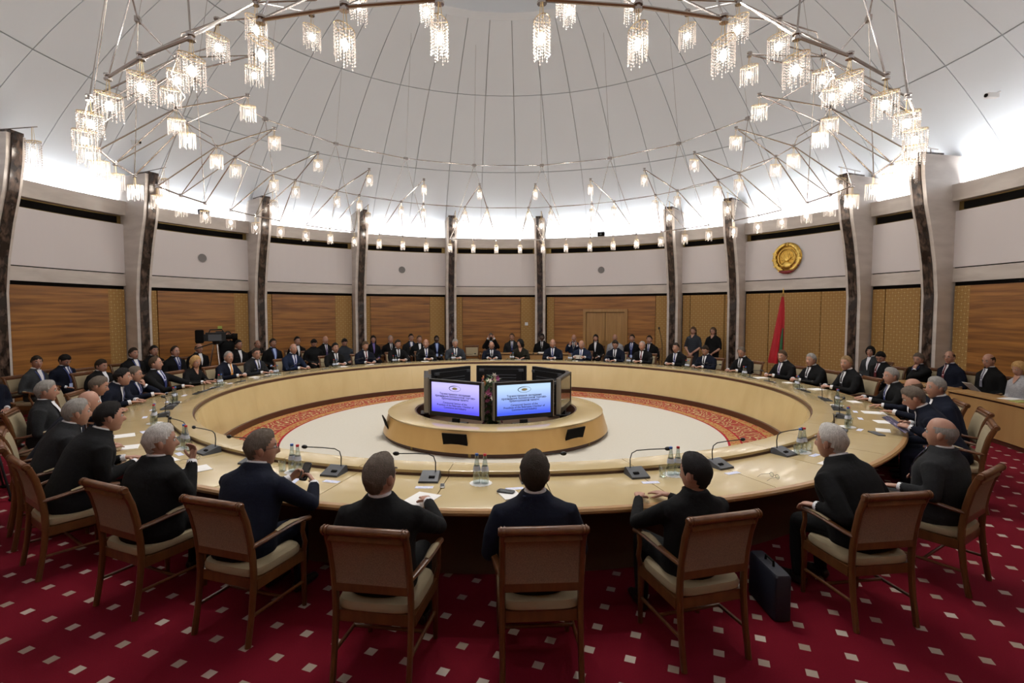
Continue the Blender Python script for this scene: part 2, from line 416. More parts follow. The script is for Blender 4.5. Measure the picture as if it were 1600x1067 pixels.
# columns: pale marble fins with a dark marble inner face that leans in towards the top
prof = [(0, 9.97), (2.6, 9.96), (3.3, 9.88), (4.0, 9.74), (4.6, 9.58), (5.2, 9.48), (5.68, 9.44)]
def column(deg):
    c = struct('column'); c['label'] = 'tall pale marble wall column with a dark marble inner face'
    c.location = (WC[0], WC[1], 0); c.rotation_euler = (0, 0, -math.radians(deg))
    if not hasattr(column, 'me'):
        hw = .19
        a = MB(); k = len(prof)
        vs = []
        for z, r in prof:
            for sx in (-1, 1):
                vs += [(sx * hw, r, z), (sx * hw, 10.5, z)]
        f = []
        for i in range(k - 1):
            o, q = i * 4, i * 4 + 4
            f += [(o, q, q + 1, o + 1), (o + 2, o + 3, q + 3, q + 2), (o, o + 2, q + 2, q)]
        f += [(0, 1, 3, 2), (k * 4 - 4, k * 4 - 2, k * 4 - 1, k * 4 - 3)]
        a.add(vs, f)
        b = MB(); vs = []
        for z, r in prof:
            for sx in (-1, 1): vs += [(sx * .105, r - .035, z), (sx * .105, r + .01, z)]
        f = []
        for i in range(k - 1):
            o, q = i * 4, i * 4 + 4
            f += [(o, q, q + 1, o + 1), (o + 2, o + 3, q + 3, q + 2), (o, o + 2, q + 2, q)]
        b.add(vs, f); b.box((0, 9.72, 5.71), (.26, .62, .06))
        d = MB(); d.tube([(.1, 9.9, 5.82), (.1, 9.1, 5.86)], .012, 6); d.tube([(.1, 9.7, 5.7), (.1, 9.7, 5.84)], .012, 6)
        column.me = (a.mesh('shaft', M_MARB, fix=True), b.mesh('dark_face', M_DMARB, fix=True), d.mesh('lamp_bracket', M_STEEL, fix=True))
    for nm, me in zip(('shaft', 'dark_face', 'lamp_bracket'), column.me): link(nm, me, c)
    return c
columns = [column(a) for a in COLS]

# dome of separate plaster panels with joints between them
ceil = struct('ceiling'); ceil['label'] = 'white dome of plaster panels with thin joints'
DZ, DR = -2.27, 13.08
def dome_panel(p0, p1, da):
    mb = MB(); nv, nu = 6, 2
    vs = []
    for rr in (DR, DR + .03):
        for i in range(nv + 1):
            ph = math.radians(p0 + (p1 - p0) * i / nv)
            for j in range(nu + 1):
                vs.append(cyl(rr * math.sin(ph), -da / 2 + da * j / nu, DZ + rr * math.cos(ph)))
    q = (nv + 1) * (nu + 1); f = []
    for i in range(nv):
        for j in range(nu):
            a = i * (nu + 1) + j
            f.append((a, a + 1, a + nu + 2, a + nu + 1))
    for i in range(nv):
        for j in (0, nu):
            a = i * (nu + 1) + j; f.append((a, a + nu + 1, a + nu + 1 + q, a + q))
    for j in range(nu):
        for i in (0, nv):
            a = i * (nu + 1) + j; f.append((a, a + 1, a + 1 + q, a + q))
    mb.add(vs, f); return mb.mesh('dome_panel', M_DOME, True, True)
G = .055
for p0, p1 in ((19.3, 30.8 - G), (30.8 + G, 43.5 - G), (43.5 + G, 58.4)):
    rm = math.sin(math.radians((p0 + p1) / 2)) * DR
    me = dome_panel(p0, p1, 7.5 - math.degrees(.018 / rm))
    for k in range(48): link('dome_panel', me, ceil, rz=-math.radians(k * 7.5 + 2.4))
mb = MB(); mb.sector([(DR * 1.004 * math.sin(math.radians(a)), DZ + DR * 1.004 * math.cos(math.radians(a))) for a in range(19, 60, 3)] +
                     [(DR * 1.012 * math.sin(math.radians(a)), DZ + DR * 1.012 * math.cos(math.radians(a))) for a in range(58, 17, -3)], 0, 360, 72)
mb.obj('dome_backing', M_DOMEB, ceil)
# oculus drum and lid with round downlights
mb = MB(); mb.sector([(4.0, 9.98), (4.36, 9.98), (4.36, 11.2), (4.0, 11.2)], 0, 360, 72); mb.obj('oculus_ring', M_DOME, ceil, smooth=True)
mb = MB(); mb.sector([(.001, 10.9), (4.1, 10.9), (4.1, 11.0), (.001, 11.0)], 0, 360, 72); mb.obj('oculus_lid', M_DOME, ceil)
mb = MB(); mb.sector([(RW + .1, -.1), (11.4, -.1), (11.4, Z5 - .3), (RW + .1, Z5 - .3)], 0, 360, 96, WC); mb.obj('cove_shelf', M_WHITE, ceil)
mb = MB(); mb.sector([(RW + .14, Z5 - .24), (RW + .26, Z5 - .24), (RW + .26, Z5 - .22), (RW + .14, Z5 - .22)], 0, 360, 96, WC)
cv = mb.obj('cove_light', emat('cove_lamp', (.97, .985, 1), COVE)); tag(cv, 'hidden white light strip running behind the marble cornice', 'light')
me_dl = MB(); me_dl.lathe([(.0, 0), (.13, 0), (.15, .02), (.15, -.03), (.12, -.03), (.12, -.005)], 20)
me_dl = me_dl.mesh('housing', M_STEEL, True, True)
me_dd = MB(); me_dd.lathe([(.001, -.008), (.115, -.008)], 20); me_dd = me_dd.mesh('lens', emat('downlight_lens', (1, .93, .82), 12), False, True)
for k in range(8):
    p = cyl(1.7, k * 45 + 20, 10.88)
    t = thing('downlight', 'round steel downlight in the ceiling opening above the chandelier', 'light', p, group='downlights in the dome opening')
    link('housing', me_dl, t); link('lens', me_dd, t)
    ld = bpy.data.lights.new('downlight_lamp', 'SPOT'); ld.energy = DOWN_W; ld.spot_size = math.radians(110); ld.spot_blend = .8
    ld.shadow_soft_size = .18; ld.color = (1, .96, .90)
    lo = bpy.data.objects.new('downlight_lamp', ld); COL.objects.link(lo); lo.parent = t; lo.location = (0, 0, -.06)

# ---------------------------------------------------------------- chandelier
NODE_A = (5.77, 6.55); TIP = (4.33, 5.65); MIDR = (5.26, 5.22); BOT = (6.13, 4.42)
ch = thing('chandelier', 'huge ring chandelier of steel rods hung with crystal bead lamps', 'chandelier', (0, 0, 0))
me_rod = MB(); me_rod.tube([(0, 0, 0), (0, 0, 1)], 1, 6); me_rod = me_rod.mesh('rod', M_STEEL, True, True)
def rod(p, q, r, name='rod'):
    p, q = Vector(p), Vector(q); o = link(name, me_rod, ch); d = q - p
    o.location = p; o.scale = (r, r, d.length); o.rotation_mode = 'QUATERNION'; o.rotation_quaternion = d.to_track_quat('Z', 'Y')
    return o
me_node = MB(); me_node.lathe([(0.001, -.03), (.035, -.03), (.035, -.012), (.02, -.012), (.02, .012), (.035, .012), (.035, .03), (.001, .03)], 8); me_node = me_node.mesh('joint', M_STEEL, False, True)
me_nodeb = MB(); me_nodeb.box((0, 0, 0), (.11, .07, .075)); me_nodeb = me_nodeb.mesh('joint_block', M_STEEL, False, True)
def bead_lamp():
    w_, c_, b_ = MB(), MB(), MB()
    for a in (0, 120, 240):
        x, y = .022 * math.cos(math.radians(a)), .022 * math.sin(math.radians(a))
        w_.tube([(x * .4, y * .4, -.02), (x, y, -.16)], .0025, 4)
    EX, EY = .115, .056
    el = [(EX * math.cos(2 * PI * j / 20), EY * math.sin(2 * PI * j / 20), -.155) for j in range(21)]
    w_.tube(el, .0035, 4)
    w_.tube([(-EX, 0, -.155), (EX, 0, -.155)], .0025, 4); w_.tube([(0, -EY, -.155), (0, EY, -.155)], .0025, 4)
    for k_, n, ln in ((1., 20, .235), (.5, 6, .22)):
        for j in range(n):
            a = 2 * PI * j / n; x, y = k_ * EX * math.cos(a), k_ * EY * math.sin(a)
            for i in range(int((ln + (.0, .03, -.02)[j % 3]) / .0225)):
                z = -.167 - i * .0225; r = .0072
                c_.add([(x + r, y, z), (x, y + r, z), (x - r, y, z), (x, y - r, z), (x, y, z + .0105), (x, y, z - .0105)],
                       [(0, 1, 4), (1, 2, 4), (2, 3, 4), (3, 0, 4), (1, 0, 5), (2, 1, 5), (3, 2, 5), (0, 3, 5)])
    b_.ball((0, 0, -.265), (.034, .018, .042), 10, 8); 
    return (w_.mesh('wire_frame', M_GRING, False, True), c_.mesh('crystal_strands', M_CRYS, False, False), b_.mesh('bulb', emat('warm_bulb', (1, .88, .74), 34), True, True))
ME_LAMP = bead_lamp()
LD = bpy.data.lights.new('bulb_glow', 'POINT'); LD.energy = BULB_W; LD.color = (1, .94, .86); LD.shadow_soft_size = .05
def hang_lamp(p, parent, rz=0, s=1.):
    l = link('pendant_lamp', None, parent, p, rz); l.scale = s if isinstance(s, tuple) else (s, s, s)
    link('crystal_strands', ME_LAMP[1], l)['kind'] = 'stuff'; link('wire_frame', ME_LAMP[0], l); link('bulb', ME_LAMP[2], l)
    o = bpy.data.objects.new('bulb_glow', LD); COL.objects.link(o); o.parent = l; o.location = (0, 0, -.50)
    return l
NU = 18
DA_B, DA_M = 6.6, 3.5
for k in range(NU):
    a = 7.2 + 20 * k; an = a + 20
    A, A2 = cyl(NODE_A[0], a, NODE_A[1]), cyl(NODE_A[0], an, NODE_A[1])
    T = cyl(TIP[0], a, TIP[1]); ML, MR = cyl(MIDR[0], a - DA_M, MIDR[1]), cyl(MIDR[0], a + DA_M, MIDR[1])
    BL, BM, BR = (cyl(BOT[0], a + s * DA_B, BOT[1]) for s in (-1, 0, 1))
    ML2 = cyl(MIDR[0], an - DA_M, MIDR[1])
    rod(A, A2, .013); rod(A, BL, .008); rod(A, BR, .008)
    rod(T, ML, .011); rod(T, MR, .011); rod(ML, BL, .011); rod(MR, BR, .011); rod(ML, BM, .009); rod(MR, BM, .009); rod(ML, MR, .009)
    rod(BL, BM, .015); rod(BM, BR, .015)
    for s in (-.14, .14):
        kx = (MR + ML2) / 2; kx = kx + Vector((kx.x, kx.y, 0)).normalized() * s; kx.z += s * .15
        rod(MR, kx, .008); rod(kx, ML2, .008)
    rod(A, (A.x * .9, A.y * .9, DZ + math.sqrt(DR ** 2 - (.9 * NODE_A[0]) ** 2)), .004, 'suspension_cable')
    link('joint_block', me_nodeb, ch, A, -math.radians(a))
    for p in (T, ML, MR, BL, BM, BR):
        link('joint', me_node, ch, p)
        hang_lamp(p, ch, PI / 2 - math.radians(pol(p)[1]))
for c, a in zip(columns, COLS):
    hang_lamp((.1, 9.2, 5.90), c, PI / 2, (1.35, 1.5, 2.1))

# ---------------------------------------------------------------- conference table
RT, RLO, RLI, RB = 6.16, 5.385, 5.13, 4.93
tb = thing('conference_table', 'big ring-shaped birch conference table with raised inner ledge', 'table')
def tpart(name, prof_, a0, a1, mt, n=None, parent=tb):
    mb = MB(); mb.sector(prof_, a0, a1, n or max(3, int(abs(a1 - a0) / 1.5)))
    return mb.obj(name, mt, parent, smooth=True)
GA = .035
for k in range(40):
    a0, a1 = k * 9 + 1.6 + GA, k * 9 + 10.6 - GA
    tpart('top_panel', [(RLO, .715), (RT - .03, .715), (RT - .03, .748), (RT - .034, .75), (RLO, .75)], a0, a1, M_BIRCHT)
    tpart('ledge_panel', [(RLI, .765), (RLO + .005, .765), (RLO + .008, .798), (RLO, .802), (RLI + .004, .802), (RLI, .798)], a0, a1, M_BIRCHT)
    tpart('front_panel', [(RLI - .05, .72), (RLI - .0, .72), (RB + .07, .11), (RB + .02, .11)], a0 - GA * .8, a1 + GA * .8, M_BIRCH)
tpart('edge_moulding', [(RT - .03, .70), (RT + .005, .698), (RT + .022, .712), (RT + .024, .73), (RT + .01, .746), (RT - .03, .748)], 0, 360, M_EDGE, 160)
tpart('step_strip', [(RLO - .02, .74), (RLO + .012, .74), (RLO + .012, .772), (RLO - .02, .772)], 0, 360, M_BROWN, 160)
tpart('under_ledge_strip', [(RLI - .022, .722), (RLI + .05, .722), (RLI + .05, .768), (RLI - .022, .768)], 0, 360, M_BROWN, 160)
tpart('plinth', [(RB - .03, 0), (RB + .12, 0), (RB + .12, .115), (RB - .03, .115)], 0, 360, M_BROWN, 160)
tpart('modesty_panel', [(5.62, 0), (5.66, 0), (5.66, .715), (5.62, .715)], 0, 360, M_UNDER, 160)

# ---------------------------------------------------------------- centre island with monitors
IC = (-.16, -.16)
il = thing('display_island', 'low round birch plinth holding the ring of monitors', 'plinth', (IC[0], IC[1], 0))
def ipart(name, prof_, mt, n=96, a0=0, a1=360):
    mb = MB(); mb.sector(prof_, a0, a1, n); return mb.obj(name, mt, il, smooth=True)
ipart('top_ring', [(1.52, .385), (1.99, .385), (2.0, .41), (1.99, .416), (1.53, .416), (1.52, .41)], M_BIRCHT)
ipart('side_panel', [(1.9, .385), (1.995, .385), (2.09, .075), (1.98, .075)], M_ISL)
ipart('toe_kick', [(1.9, 0), (2.045, 0), (2.045, .078), (1.9, .078)], M_BROWN)
for k in range(12): ipart('toe_clip', [(2.03, .0), (2.052, .0), (2.052, .076), (2.03, .076)], M_BRASS, 2, k * 30 + 6, k * 30 + 7.2)
ipart('well_wall', [(1.49, .05), (1.53, .05), (1.53, .40), (1.49, .40)], M_BROWN)
ipart('well_floor', [(.001, .05), (1.5, .05), (1.5, .08), (.001, .08)], M_UNDER)
mb = MB(); mb.box((0, 0, 0), (.40, .02, .255)); me_pad = mb.mesh('touch_screen', M_BLACK, False, True)
for a in (193, 137.5, 246):
    o = link('side_screen', me_pad, il, cyl(2.055, a, .25)); o.rotation_euler = (math.radians(17), 0, face_in(a)); o['label'] = 'black rectangular panel'

def screen_mat(name, top, bot, s):
    mt = bpy.data.materials.new(name); mt.use_nodes = True; nt = mt.node_tree; nt.nodes.clear()
    o = nd(nt, 'ShaderNodeOutputMaterial'); e = nd(nt, 'ShaderNodeEmission'); tc = nd(nt, 'ShaderNodeTexCoord'); sp = nd(nt, 'ShaderNodeSeparateXYZ')
    nt.links.new(tc.outputs['Generated'], sp.inputs[0])
    rp = nd(nt, 'ShaderNodeValToRGB'); rp.color_ramp.elements[0].color = (*lin(bot), 1); rp.color_ramp.elements[1].color = (*lin(top), 1)
    rp.color_ramp.elements[0].position = .05; rp.color_ramp.elements[1].position = .85
    nt.links.new(sp.outputs[2], rp.inputs[0]); nt.links.new(rp.outputs[0], e.inputs[0]); e.inputs[1].default_value = s
    nt.links.new(e.outputs[0], o.inputs[0]); return mt
SCR_L = screen_mat('lavender_slide', (200, 190, 255), (92, 88, 240), 1.0)
SCR_R = screen_mat('pale_blue_slide', (188, 214, 240), (72, 96, 232), 1.0)
M_INK = mat('slide_ink', (.03, .03, .12), .8)
M_LOGO = mat('slide_logo', (.02, .03, .04), .8)
M_LOGO2 = mat('slide_logo_gold', (.45, .42, .25), .8)
TEXTS = []
def text_part(s, size, loc, parent, mt, bold=0.):
    cu = bpy.data.curves.new('slide_text', 'FONT'); cu.body = s; cu.size = size; cu.align_x = 'CENTER'; cu.align_y = 'CENTER'; cu.offset = bold
    cu.resolution_u = 2
    cu.materials.append(mt)
    o = bpy.data.objects.new('slide_text', cu); COL.objects.link(o); o.parent = parent; o.location = loc; o.rotation_euler = (PI / 2, 0, PI)
    TEXTS.append(o); return o
MW, MH = 1.06, .62
def monitor(deg, label, slide):
    p = cyl(1.33, deg); t = thing('monitor', label, 'monitor', (p.x + IC[0], p.y + IC[1], .36), face_in(deg) + PI, 'monitors on the island')
    # local +y points outwards from the island's centre
    b = MB(); b.box((0, -.03, .40), (MW, .07, MH)); b.box((0, -.085, .42), (MW * .8, .06, MH * .72)); b.obj('casing', M_SCRB, t)
    b = MB()
    for x in (-1, 1): b.box((x * (MW / 2 - .022), .008, .40), (.044, .018, MH))
    b.box((0, .008, .40 + MH / 2 - .022), (MW, .018, .044)); b.box((0, .008, .40 - MH / 2 + .035), (MW, .018, .07)); b.obj('bezel', M_SCRB, t)
    b = MB()
    for x in (-1, 1): b = MB(); b.box((x * (MW / 2 + .006), -.02, .40), (.012, .075, MH)); b.obj('side_trim', M_SILV, t)
    b = MB(); b.box((0, -.02, .025), (.12, .06, .09)); b.box((0, -.03, -.01), (.34, .22, .02)); b.box((0, -.03, -.17), (.12, .12, .33)); b.obj('stand', M_SCRB, t)
    b = MB(); b.box((0, .006, .413), (MW - .09, .008, MH - .115)); sc = b.obj('screen', slide or M_SCREENOFF, t)
    for z in (.22, .28, .34, .40, .46, .52):
        b = MB(); b.box((0, -.118, z), (MW * .6, .008, .018)); b.obj('vent', M_MIC, t)
    for x in (-1, 1):
        b = MB(); b.box((x * .42, -.10, .62), (.10, .05, .05)); b.obj('handle', M_MIC, t)
    if slide:
        y = .0115
        b = MB(); n = 28; vs = []
        for i in range(n):
            a = 2 * PI * i / n; th_ = .014 * (.35 + .65 * max(0, math.cos(a - 2.6)))
            vs += [(.12 * math.cos(a), y, .575 + .05 * math.sin(a)), ((.12 - th_) * math.cos(a), y, .575 + (.05 - th_) * math.sin(a))]
        b.add([(-x_, y_, z_) for x_, y_, z_ in vs], [(2 * i, 2 * ((i + 1) % n), 2 * ((i + 1) % n) + 1, 2 * i + 1) for i in range(n)])
        b.obj('slide_logo', M_LOGO, sc, fix=False)
        b = MB(); b.ball((.0, y, .575), (.055, .0008, .022), 14, 6); b.obj('slide_logo_centre', M_LOGO2, sc)
        for i, s in enumerate(('Торжественное заседание', 'президиума Белорусской торгово-', 'промышленной палаты')):
            text_part(s, .048, (0, y, .475 - i * .04), sc, M_INK, .0012)
        for i, s in enumerate(('Ceremonial Session of the', 'Presidium of the Belarusian Chamber of', 'Commerce and Industry')):
            text_part(s, .046, (0, y, .325 - i * .04), sc, M_INK, .0008)
    return t
st = 360 / 7
for i, (lab, sl) in enumerate((('monitor with pale blue slide facing the camera, right of the flowers', SCR_R), ('side-on monitor with dark olive screen at right of the ring', None),
        ('back of black monitor at rear right of the ring', SCR_R), ('back of black monitor at rear centre of the ring', SCR_L), ('back of black monitor at rear left of the ring', SCR_R),
        ('side-on monitor with silver edge at left of the ring', SCR_L), ('monitor with lavender slide facing the camera, left of the flowers', SCR_L))):
    monitor(180.5 - st / 2 - i * st, lab, sl)

# flowers standing in the middle of the island
fa = thing('flower_arrangement', 'tall arrangement of pink and cream flowers between the monitors', 'flowers', (IC[0] + .0, IC[1] - 1.02, .08))
leaf = MB(); leaf.add([(0, 0, 0), (.025, .05, .02), (0, .13, 0), (-.025, .05, .02), (0, .06, .006)], [(0, 1, 4), (1, 2, 4), (2, 3, 4), (3, 0, 4)]); leaf = leaf.mesh('leaf', mat('leaf_green', (.045, .10, .03), .5))
pet = MB(); M_PK = [mat('petal_' + n, c, .6) for n, c in (('pink', (.55, .16, .30)), ('cream', (.75, .68, .45)), ('orange', (.70, .30, .10)), ('magenta', (.38, .08, .22)), ('white', (.75, .70, .62)))]
petm = []
for mt in M_PK:
    pb = MB()
    for j in range(6):
        a = j * PI / 3; c_, s_ = math.cos(a), math.sin(a)
        pb.add([(0, 0, 0), (.02 * c_ - .014 * s_, .02 * s_ + .014 * c_, .016), (.048 * c_, .048 * s_, .022), (.02 * c_ + .014 * s_, .02 * s_ - .014 * c_, .016)], [(0, 1, 2), (0, 2, 3)])
    pb.ball((0, 0, .012), .010, 6, 4); petm.append(pb.mesh('blossom', mt))
mb = MB(); mb.lathe([(.001, 0), (.13, 0), (.16, .25), (.15, .25), (.12, .02), (.001, .02)], 16); mb.obj('vase', M_BROWN, fa)
for k in range(60):
    z = .22 + .83 * k / 60; a = rng.uniform(0, 2 * PI); rr = rng.uniform(.06, .17)
    mb = MB(); mb.tube([(0, 0, .05), (rr * .6 * math.cos(a), rr * .6 * math.sin(a), z * .6), (rr * math.cos(a), rr * math.sin(a), z)], .003, 4)
    stem = mb.obj('stem', MATS['leaf_green'], fa)
    fo = link('blossom', petm[k % 5], stem, (rr * math.cos(a), rr * math.sin(a), z)); fo.rotation_euler = (rng.uniform(.5, 1.4), 0, a + PI / 2); fo.scale = (1.2,) * 3
    for q in range(2):
        lo = link('leaf', leaf, stem, (rr * .8 * math.cos(a + q), rr * .8 * math.sin(a + q), z - .06)); lo.rotation_euler = (rng.uniform(-.3, 1), 0, a + PI * q); lo.scale = (1.2,) * 3
# ---------------------------------------------------------------- armchairs
def build_chair():
    P = {}
    def part(nm, mb, mt, smooth=True, parent=None): P.setdefault(nm, []).append((mb.mesh(nm, mt, smooth, True), parent))
    mb = MB(); secs = [(0, 0, .425, .235, .225), (0, 0, .44, .252, .243), (0, 0, .465, .255, .246), (0, 0, .488, .245, .236), (0, 0, .498, .20, .19), (0, 0, .50, .05, .05)]
    mb.loft(secs, 28, power=5); part('seat', mb, M_CHF)
    mb = MB()
    mb.box((0, .235, .395), (.46, .035, .07)); mb.box((0, -.215, .395), (.44, .035, .07)); mb.box((-.238, .01, .395), (.035, .47, .07)); mb.box((.238, .01, .395), (.035, .47, .07))
    part('seat_frame', mb, M_CHW, False)
    post = [(.235, -.30, 0), (.235, -.262, .2), (.235, -.235, .42), (.235, -.238, .55), (.235, -.255, .70), (.235, -.285, .84), (.235, -.325, .945)]
    for s in (-1, 1):
        mb = MB(); mb.tube([(s * x, y, z) for x, y, z in post], [(.019, .022)] * 2 + [(.02, .026)] * 5, 8, up=(1, 0, 0)); part('back_leg', mb, M_CHW)
        mb = MB(); mb.tube([(s * .235, .235, 0), (s * .235, .235, .12), (s * .235, .232, .36), (s * .235, .232, .42)], [.016, .019, .024, .026], 8); part('front_leg', mb, M_CHW)
        mb = MB(); mb.tube([(s * .237, .232, .40), (s * .262, .225, .50), (s * .275, .185, .60), (s * .272, .20, .665)], [.02, .018, .017, .019], 8); part('arm_support', mb, M_CHW)
        mb = MB(); mb.tube([(s * .238, -.25, .655), (s * .255, -.17, .668), (s * .278, -.06, .69), (s * .285, .06, .70), (s * .278, .18, .69), (s * .268, .27, .667)],
                           [(.018, .016), (.02, .016), (.024, .016), (.026, .016), (.024, .017), (.02, .019)], 8, up=(1, 0, 0)); part('armrest', mb, M_CHW)
        mb = MB(); mb.tube([(s * .276, -.07, .703), (s * .284, 0, .718), (s * .284, .07, .720), (s * .279, .14, .705)], [(.016, .006), (.022, .012), (.022, .012), (.016, .006)], 8, up=(1, 0, 0)); part('arm_pad', mb, M_CHF, True, 'armrest')
        mb = MB(); mb.tube([(s * .235, -.262, .19), (s * .235, .235, .19)], .012, 8); part('side_stretcher', mb, M_CHW)
    mb = MB(); mb.tube([(-.235, .0, .19), (.235, .0, .19)], .012, 8); part('cross_stretcher', mb, M_CHW)
    mb = MB(); mb.tube([(-.262, -.338, .962), (-.25, -.338, .962), (.25, -.338, .962), (.262, -.338, .962)], [.020, .027, .027, .020], 12)
    mb.box((0, -.318, .925), (.45, .028, .06), M=Matrix.Rotation(-.33, 3, 'X')); part('crest_rail', mb, M_CHW)
    for s in (-1, 1):
        for dx in (.225, .245):
            mb = MB(); mb.tube([(s * dx - .004, -.338, .962), (s * dx + .004, -.338, .962)], .0305, 12); part('turned_ring', mb, M_CHW, True, 'crest_rail')
    mb = MB(); mb.box((0, -.244, .585), (.45, .03, .05)); part('lower_rail', mb, M_CHW, False)
    def back(off, th, z0, z1, mt, nm):
        mb = MB(); n = 7; vs = []
        for i in range(n):
            z = z0 + (z1 - z0) * i / (n - 1)
            yc = np.interp(z, [.55, .70, .84, .945], [-.238, -.255, -.285, -.325])
            for x in (-.218, .218):
                for o in (off, off + th): vs.append((x, yc + o, z))
        f = []
        for i in range(n - 1):
            a, b = i * 4, i * 4 + 4
            f += [(a, a + 2, b + 2, b), (a + 1, b + 1, b + 3, a + 3), (a, b, b + 1, a + 1), (a + 2, a + 3, b + 3, b + 2)]
        f += [(0, 1, 3, 2), (n * 4 - 4, n * 4 - 2, n * 4 - 1, n * 4 - 3)]
        mb.add(vs, f); part(nm, mb, mt, True)
    back(-.004, .034, .605, .915, M_CHF, 'backrest'); back(-.014, .012, .605, .915, M_CHB, 'back_panel')
    return P
CHAIR = build_chair()
def put_chair(p, rz, label, group):
    t = thing('armchair', label, 'chair', p, rz, group)
    par = {}
    for nm, lst in CHAIR.items():
        for i, (me, pa) in enumerate(lst):
            if pa: o = link(nm, me, par[pa][i % len(par[pa])] if pa == 'armrest' else par[pa][0])
            else: o = link(nm, me, t); par.setdefault(nm, []).append(o)
    return t

# ---------------------------------------------------------------- people
SKIN = [mat('skin_%d' % i, c, .5, noise=((30, 30, 30), c2, .35, .7)) for i, (c, c2) in enumerate((((.36, .185, .13), (.41, .22, .155)), ((.28, .14, .09), (.32, .165, .11)), ((.055, .028, .018), (.07, .036, .024))))]
M_EYEW = mat('eye_white', (.6, .6, .58), .3); M_IRIS = mat('eye_iris', (.02, .015, .012), .2); M_LIP = mat('lips', (.22, .07, .06), .5)
M_SHOE = mat('black_shoe', (.012, .011, .010), .3)
CLOTH = {n: mat('cloth_' + n, tuple(v * .45 for v in c), .9, spec=.14, bump=(26, .35), noise=((60, 60, 60), tuple(v * .65 for v in c), .35, .7)) for n, c in
         dict(black=(.010, .010, .011), navy=(.010, .013, .028), charcoal=(.030, .031, .034), grey=(.060, .064, .070), blue=(.016, .026, .060), white=(.62, .62, .66),
              olive=(.028, .026, .018), plum=(.040, .014, .020), slate=(.045, .052, .065)).items()}
HAIRC = {n: mat('hair_' + n, c, .7, spec=.15, bump=(220, .5), noise=((90, 90, 20), tuple(v * 1.5 for v in c), .35, .7)) for n, c in
         dict(black=(.008, .007, .007), dark=(.020, .014, .010), brown=(.055, .034, .020), greybrown=(.090, .072, .058), grey=(.20, .19, .18), white=(.42, .41, .40), blonde=(.36, .22, .09), fair=(.20, .13, .065)).items()}
TIES = {n: mat('tie_' + n, c, .6) for n, c in dict(red=(.10, .008, .012), blue=(.02, .03, .13), black=(.008, .008, .01), orange=(.62, .24, .01), grey=(.14, .14, .18), purple=(.08, .05, .14)).items()}
M_LANY = mat('lanyard_blue', (.03, .05, .22), .7); M_BADGE = mat('badge_card', (.45, .55, .85), .5)
M_BLOUSE = mat('blouse_purple', (.13, .09, .30), .7); M_LBLUE = mat('light_blue_shirt', (.35, .46, .75), .8)

def sstep(x): x = min(1, max(0, x)); return x * x * (3 - 2 * x)
NUH, NVH = 34, 22
def head_grid():
    G_ = []
    for i in range(NVH + 1):
        ph = math.radians(-78 + 168 * i / NVH)
        for j in range(NUH):
            t = -1 + 2 * j / NUH; th = PI * math.copysign(abs(t) ** 1.35, t)
            G_.append((th, ph))
    return G_
HG = head_grid()
def head_point(th, ph):
    c = math.cos(ph); x, y, z = .076 * c * math.sin(th), .097 * c * math.cos(th), .122 * math.sin(ph)
    if y > 0: y = .091 * max(0, c) ** .62 * math.cos(th)
    if z < 0:
        s = -z / .122
        x *= 1 - .22 * s * s
        y = y * (1 - .05 * s) if y > 0 else y * (1 - .38 * s)
        if y > 0: y += .004 * s * s
    else:
        if y < 0: y *= 1.06
    if y > 0:
        g = lambda x0, sx, z0, sz: math.exp(-((x - x0) / sx) ** 2 - ((z - z0) / sz) ** 2)
        zn = 1 - sstep((z + .030) / .05) if z > -.030 else max(0, 1 - ((-.030 - z) / .016) ** 2)
        y += .028 * math.exp(-(x / .012) ** 2) * max(0, zn)
        y -= .009 * (g(.032, .016, .010, .013) + g(-.032, .016, .010, .013))
        y += .005 * (g(.03, .025, .034, .010) + g(-.03, .025, .034, .010)) + .0015 * g(0, .024, -.066, .011) + .008 * g(0, .022, -.105, .016) - .004 * g(0, .02, -.084, .008)
    return Vector((x, y, z))
HP = [head_point(*q) for q in HG]
def quads(nu, nv): return [(i * nu + j, i * nu + (j + 1) % nu, (i + 1) * nu + (j + 1) % nu, (i + 1) * nu + j) for i in range(nv) for j in range(nu)]
HQ = quads(NUH, NVH)
HL = dict(short=([0, 35, 62, 78, 100, 125, 150, 180], [.62, .60, .40, -.05, .10, -.42, -.72, -.80]),
          receding=([0, 25, 45, 65, 80, 100, 125, 150, 180], [.86, .92, .72, .35, -.02, .10, -.42, -.72, -.80]),
          bald=([0, 60, 80, 100, 125, 150, 180], [1.2, .6, .0, .12, -.40, -.68, -.76]),
          bob=([0, 35, 55, 75, 100, 130, 180], [.50, .45, -.1, -.55, -.75, -.9, -1.0]),
          long=([0, 40, 62, 80, 100, 130, 180], [.60, .52, .1, -.7, -1.1, -1.1, -1.1]))
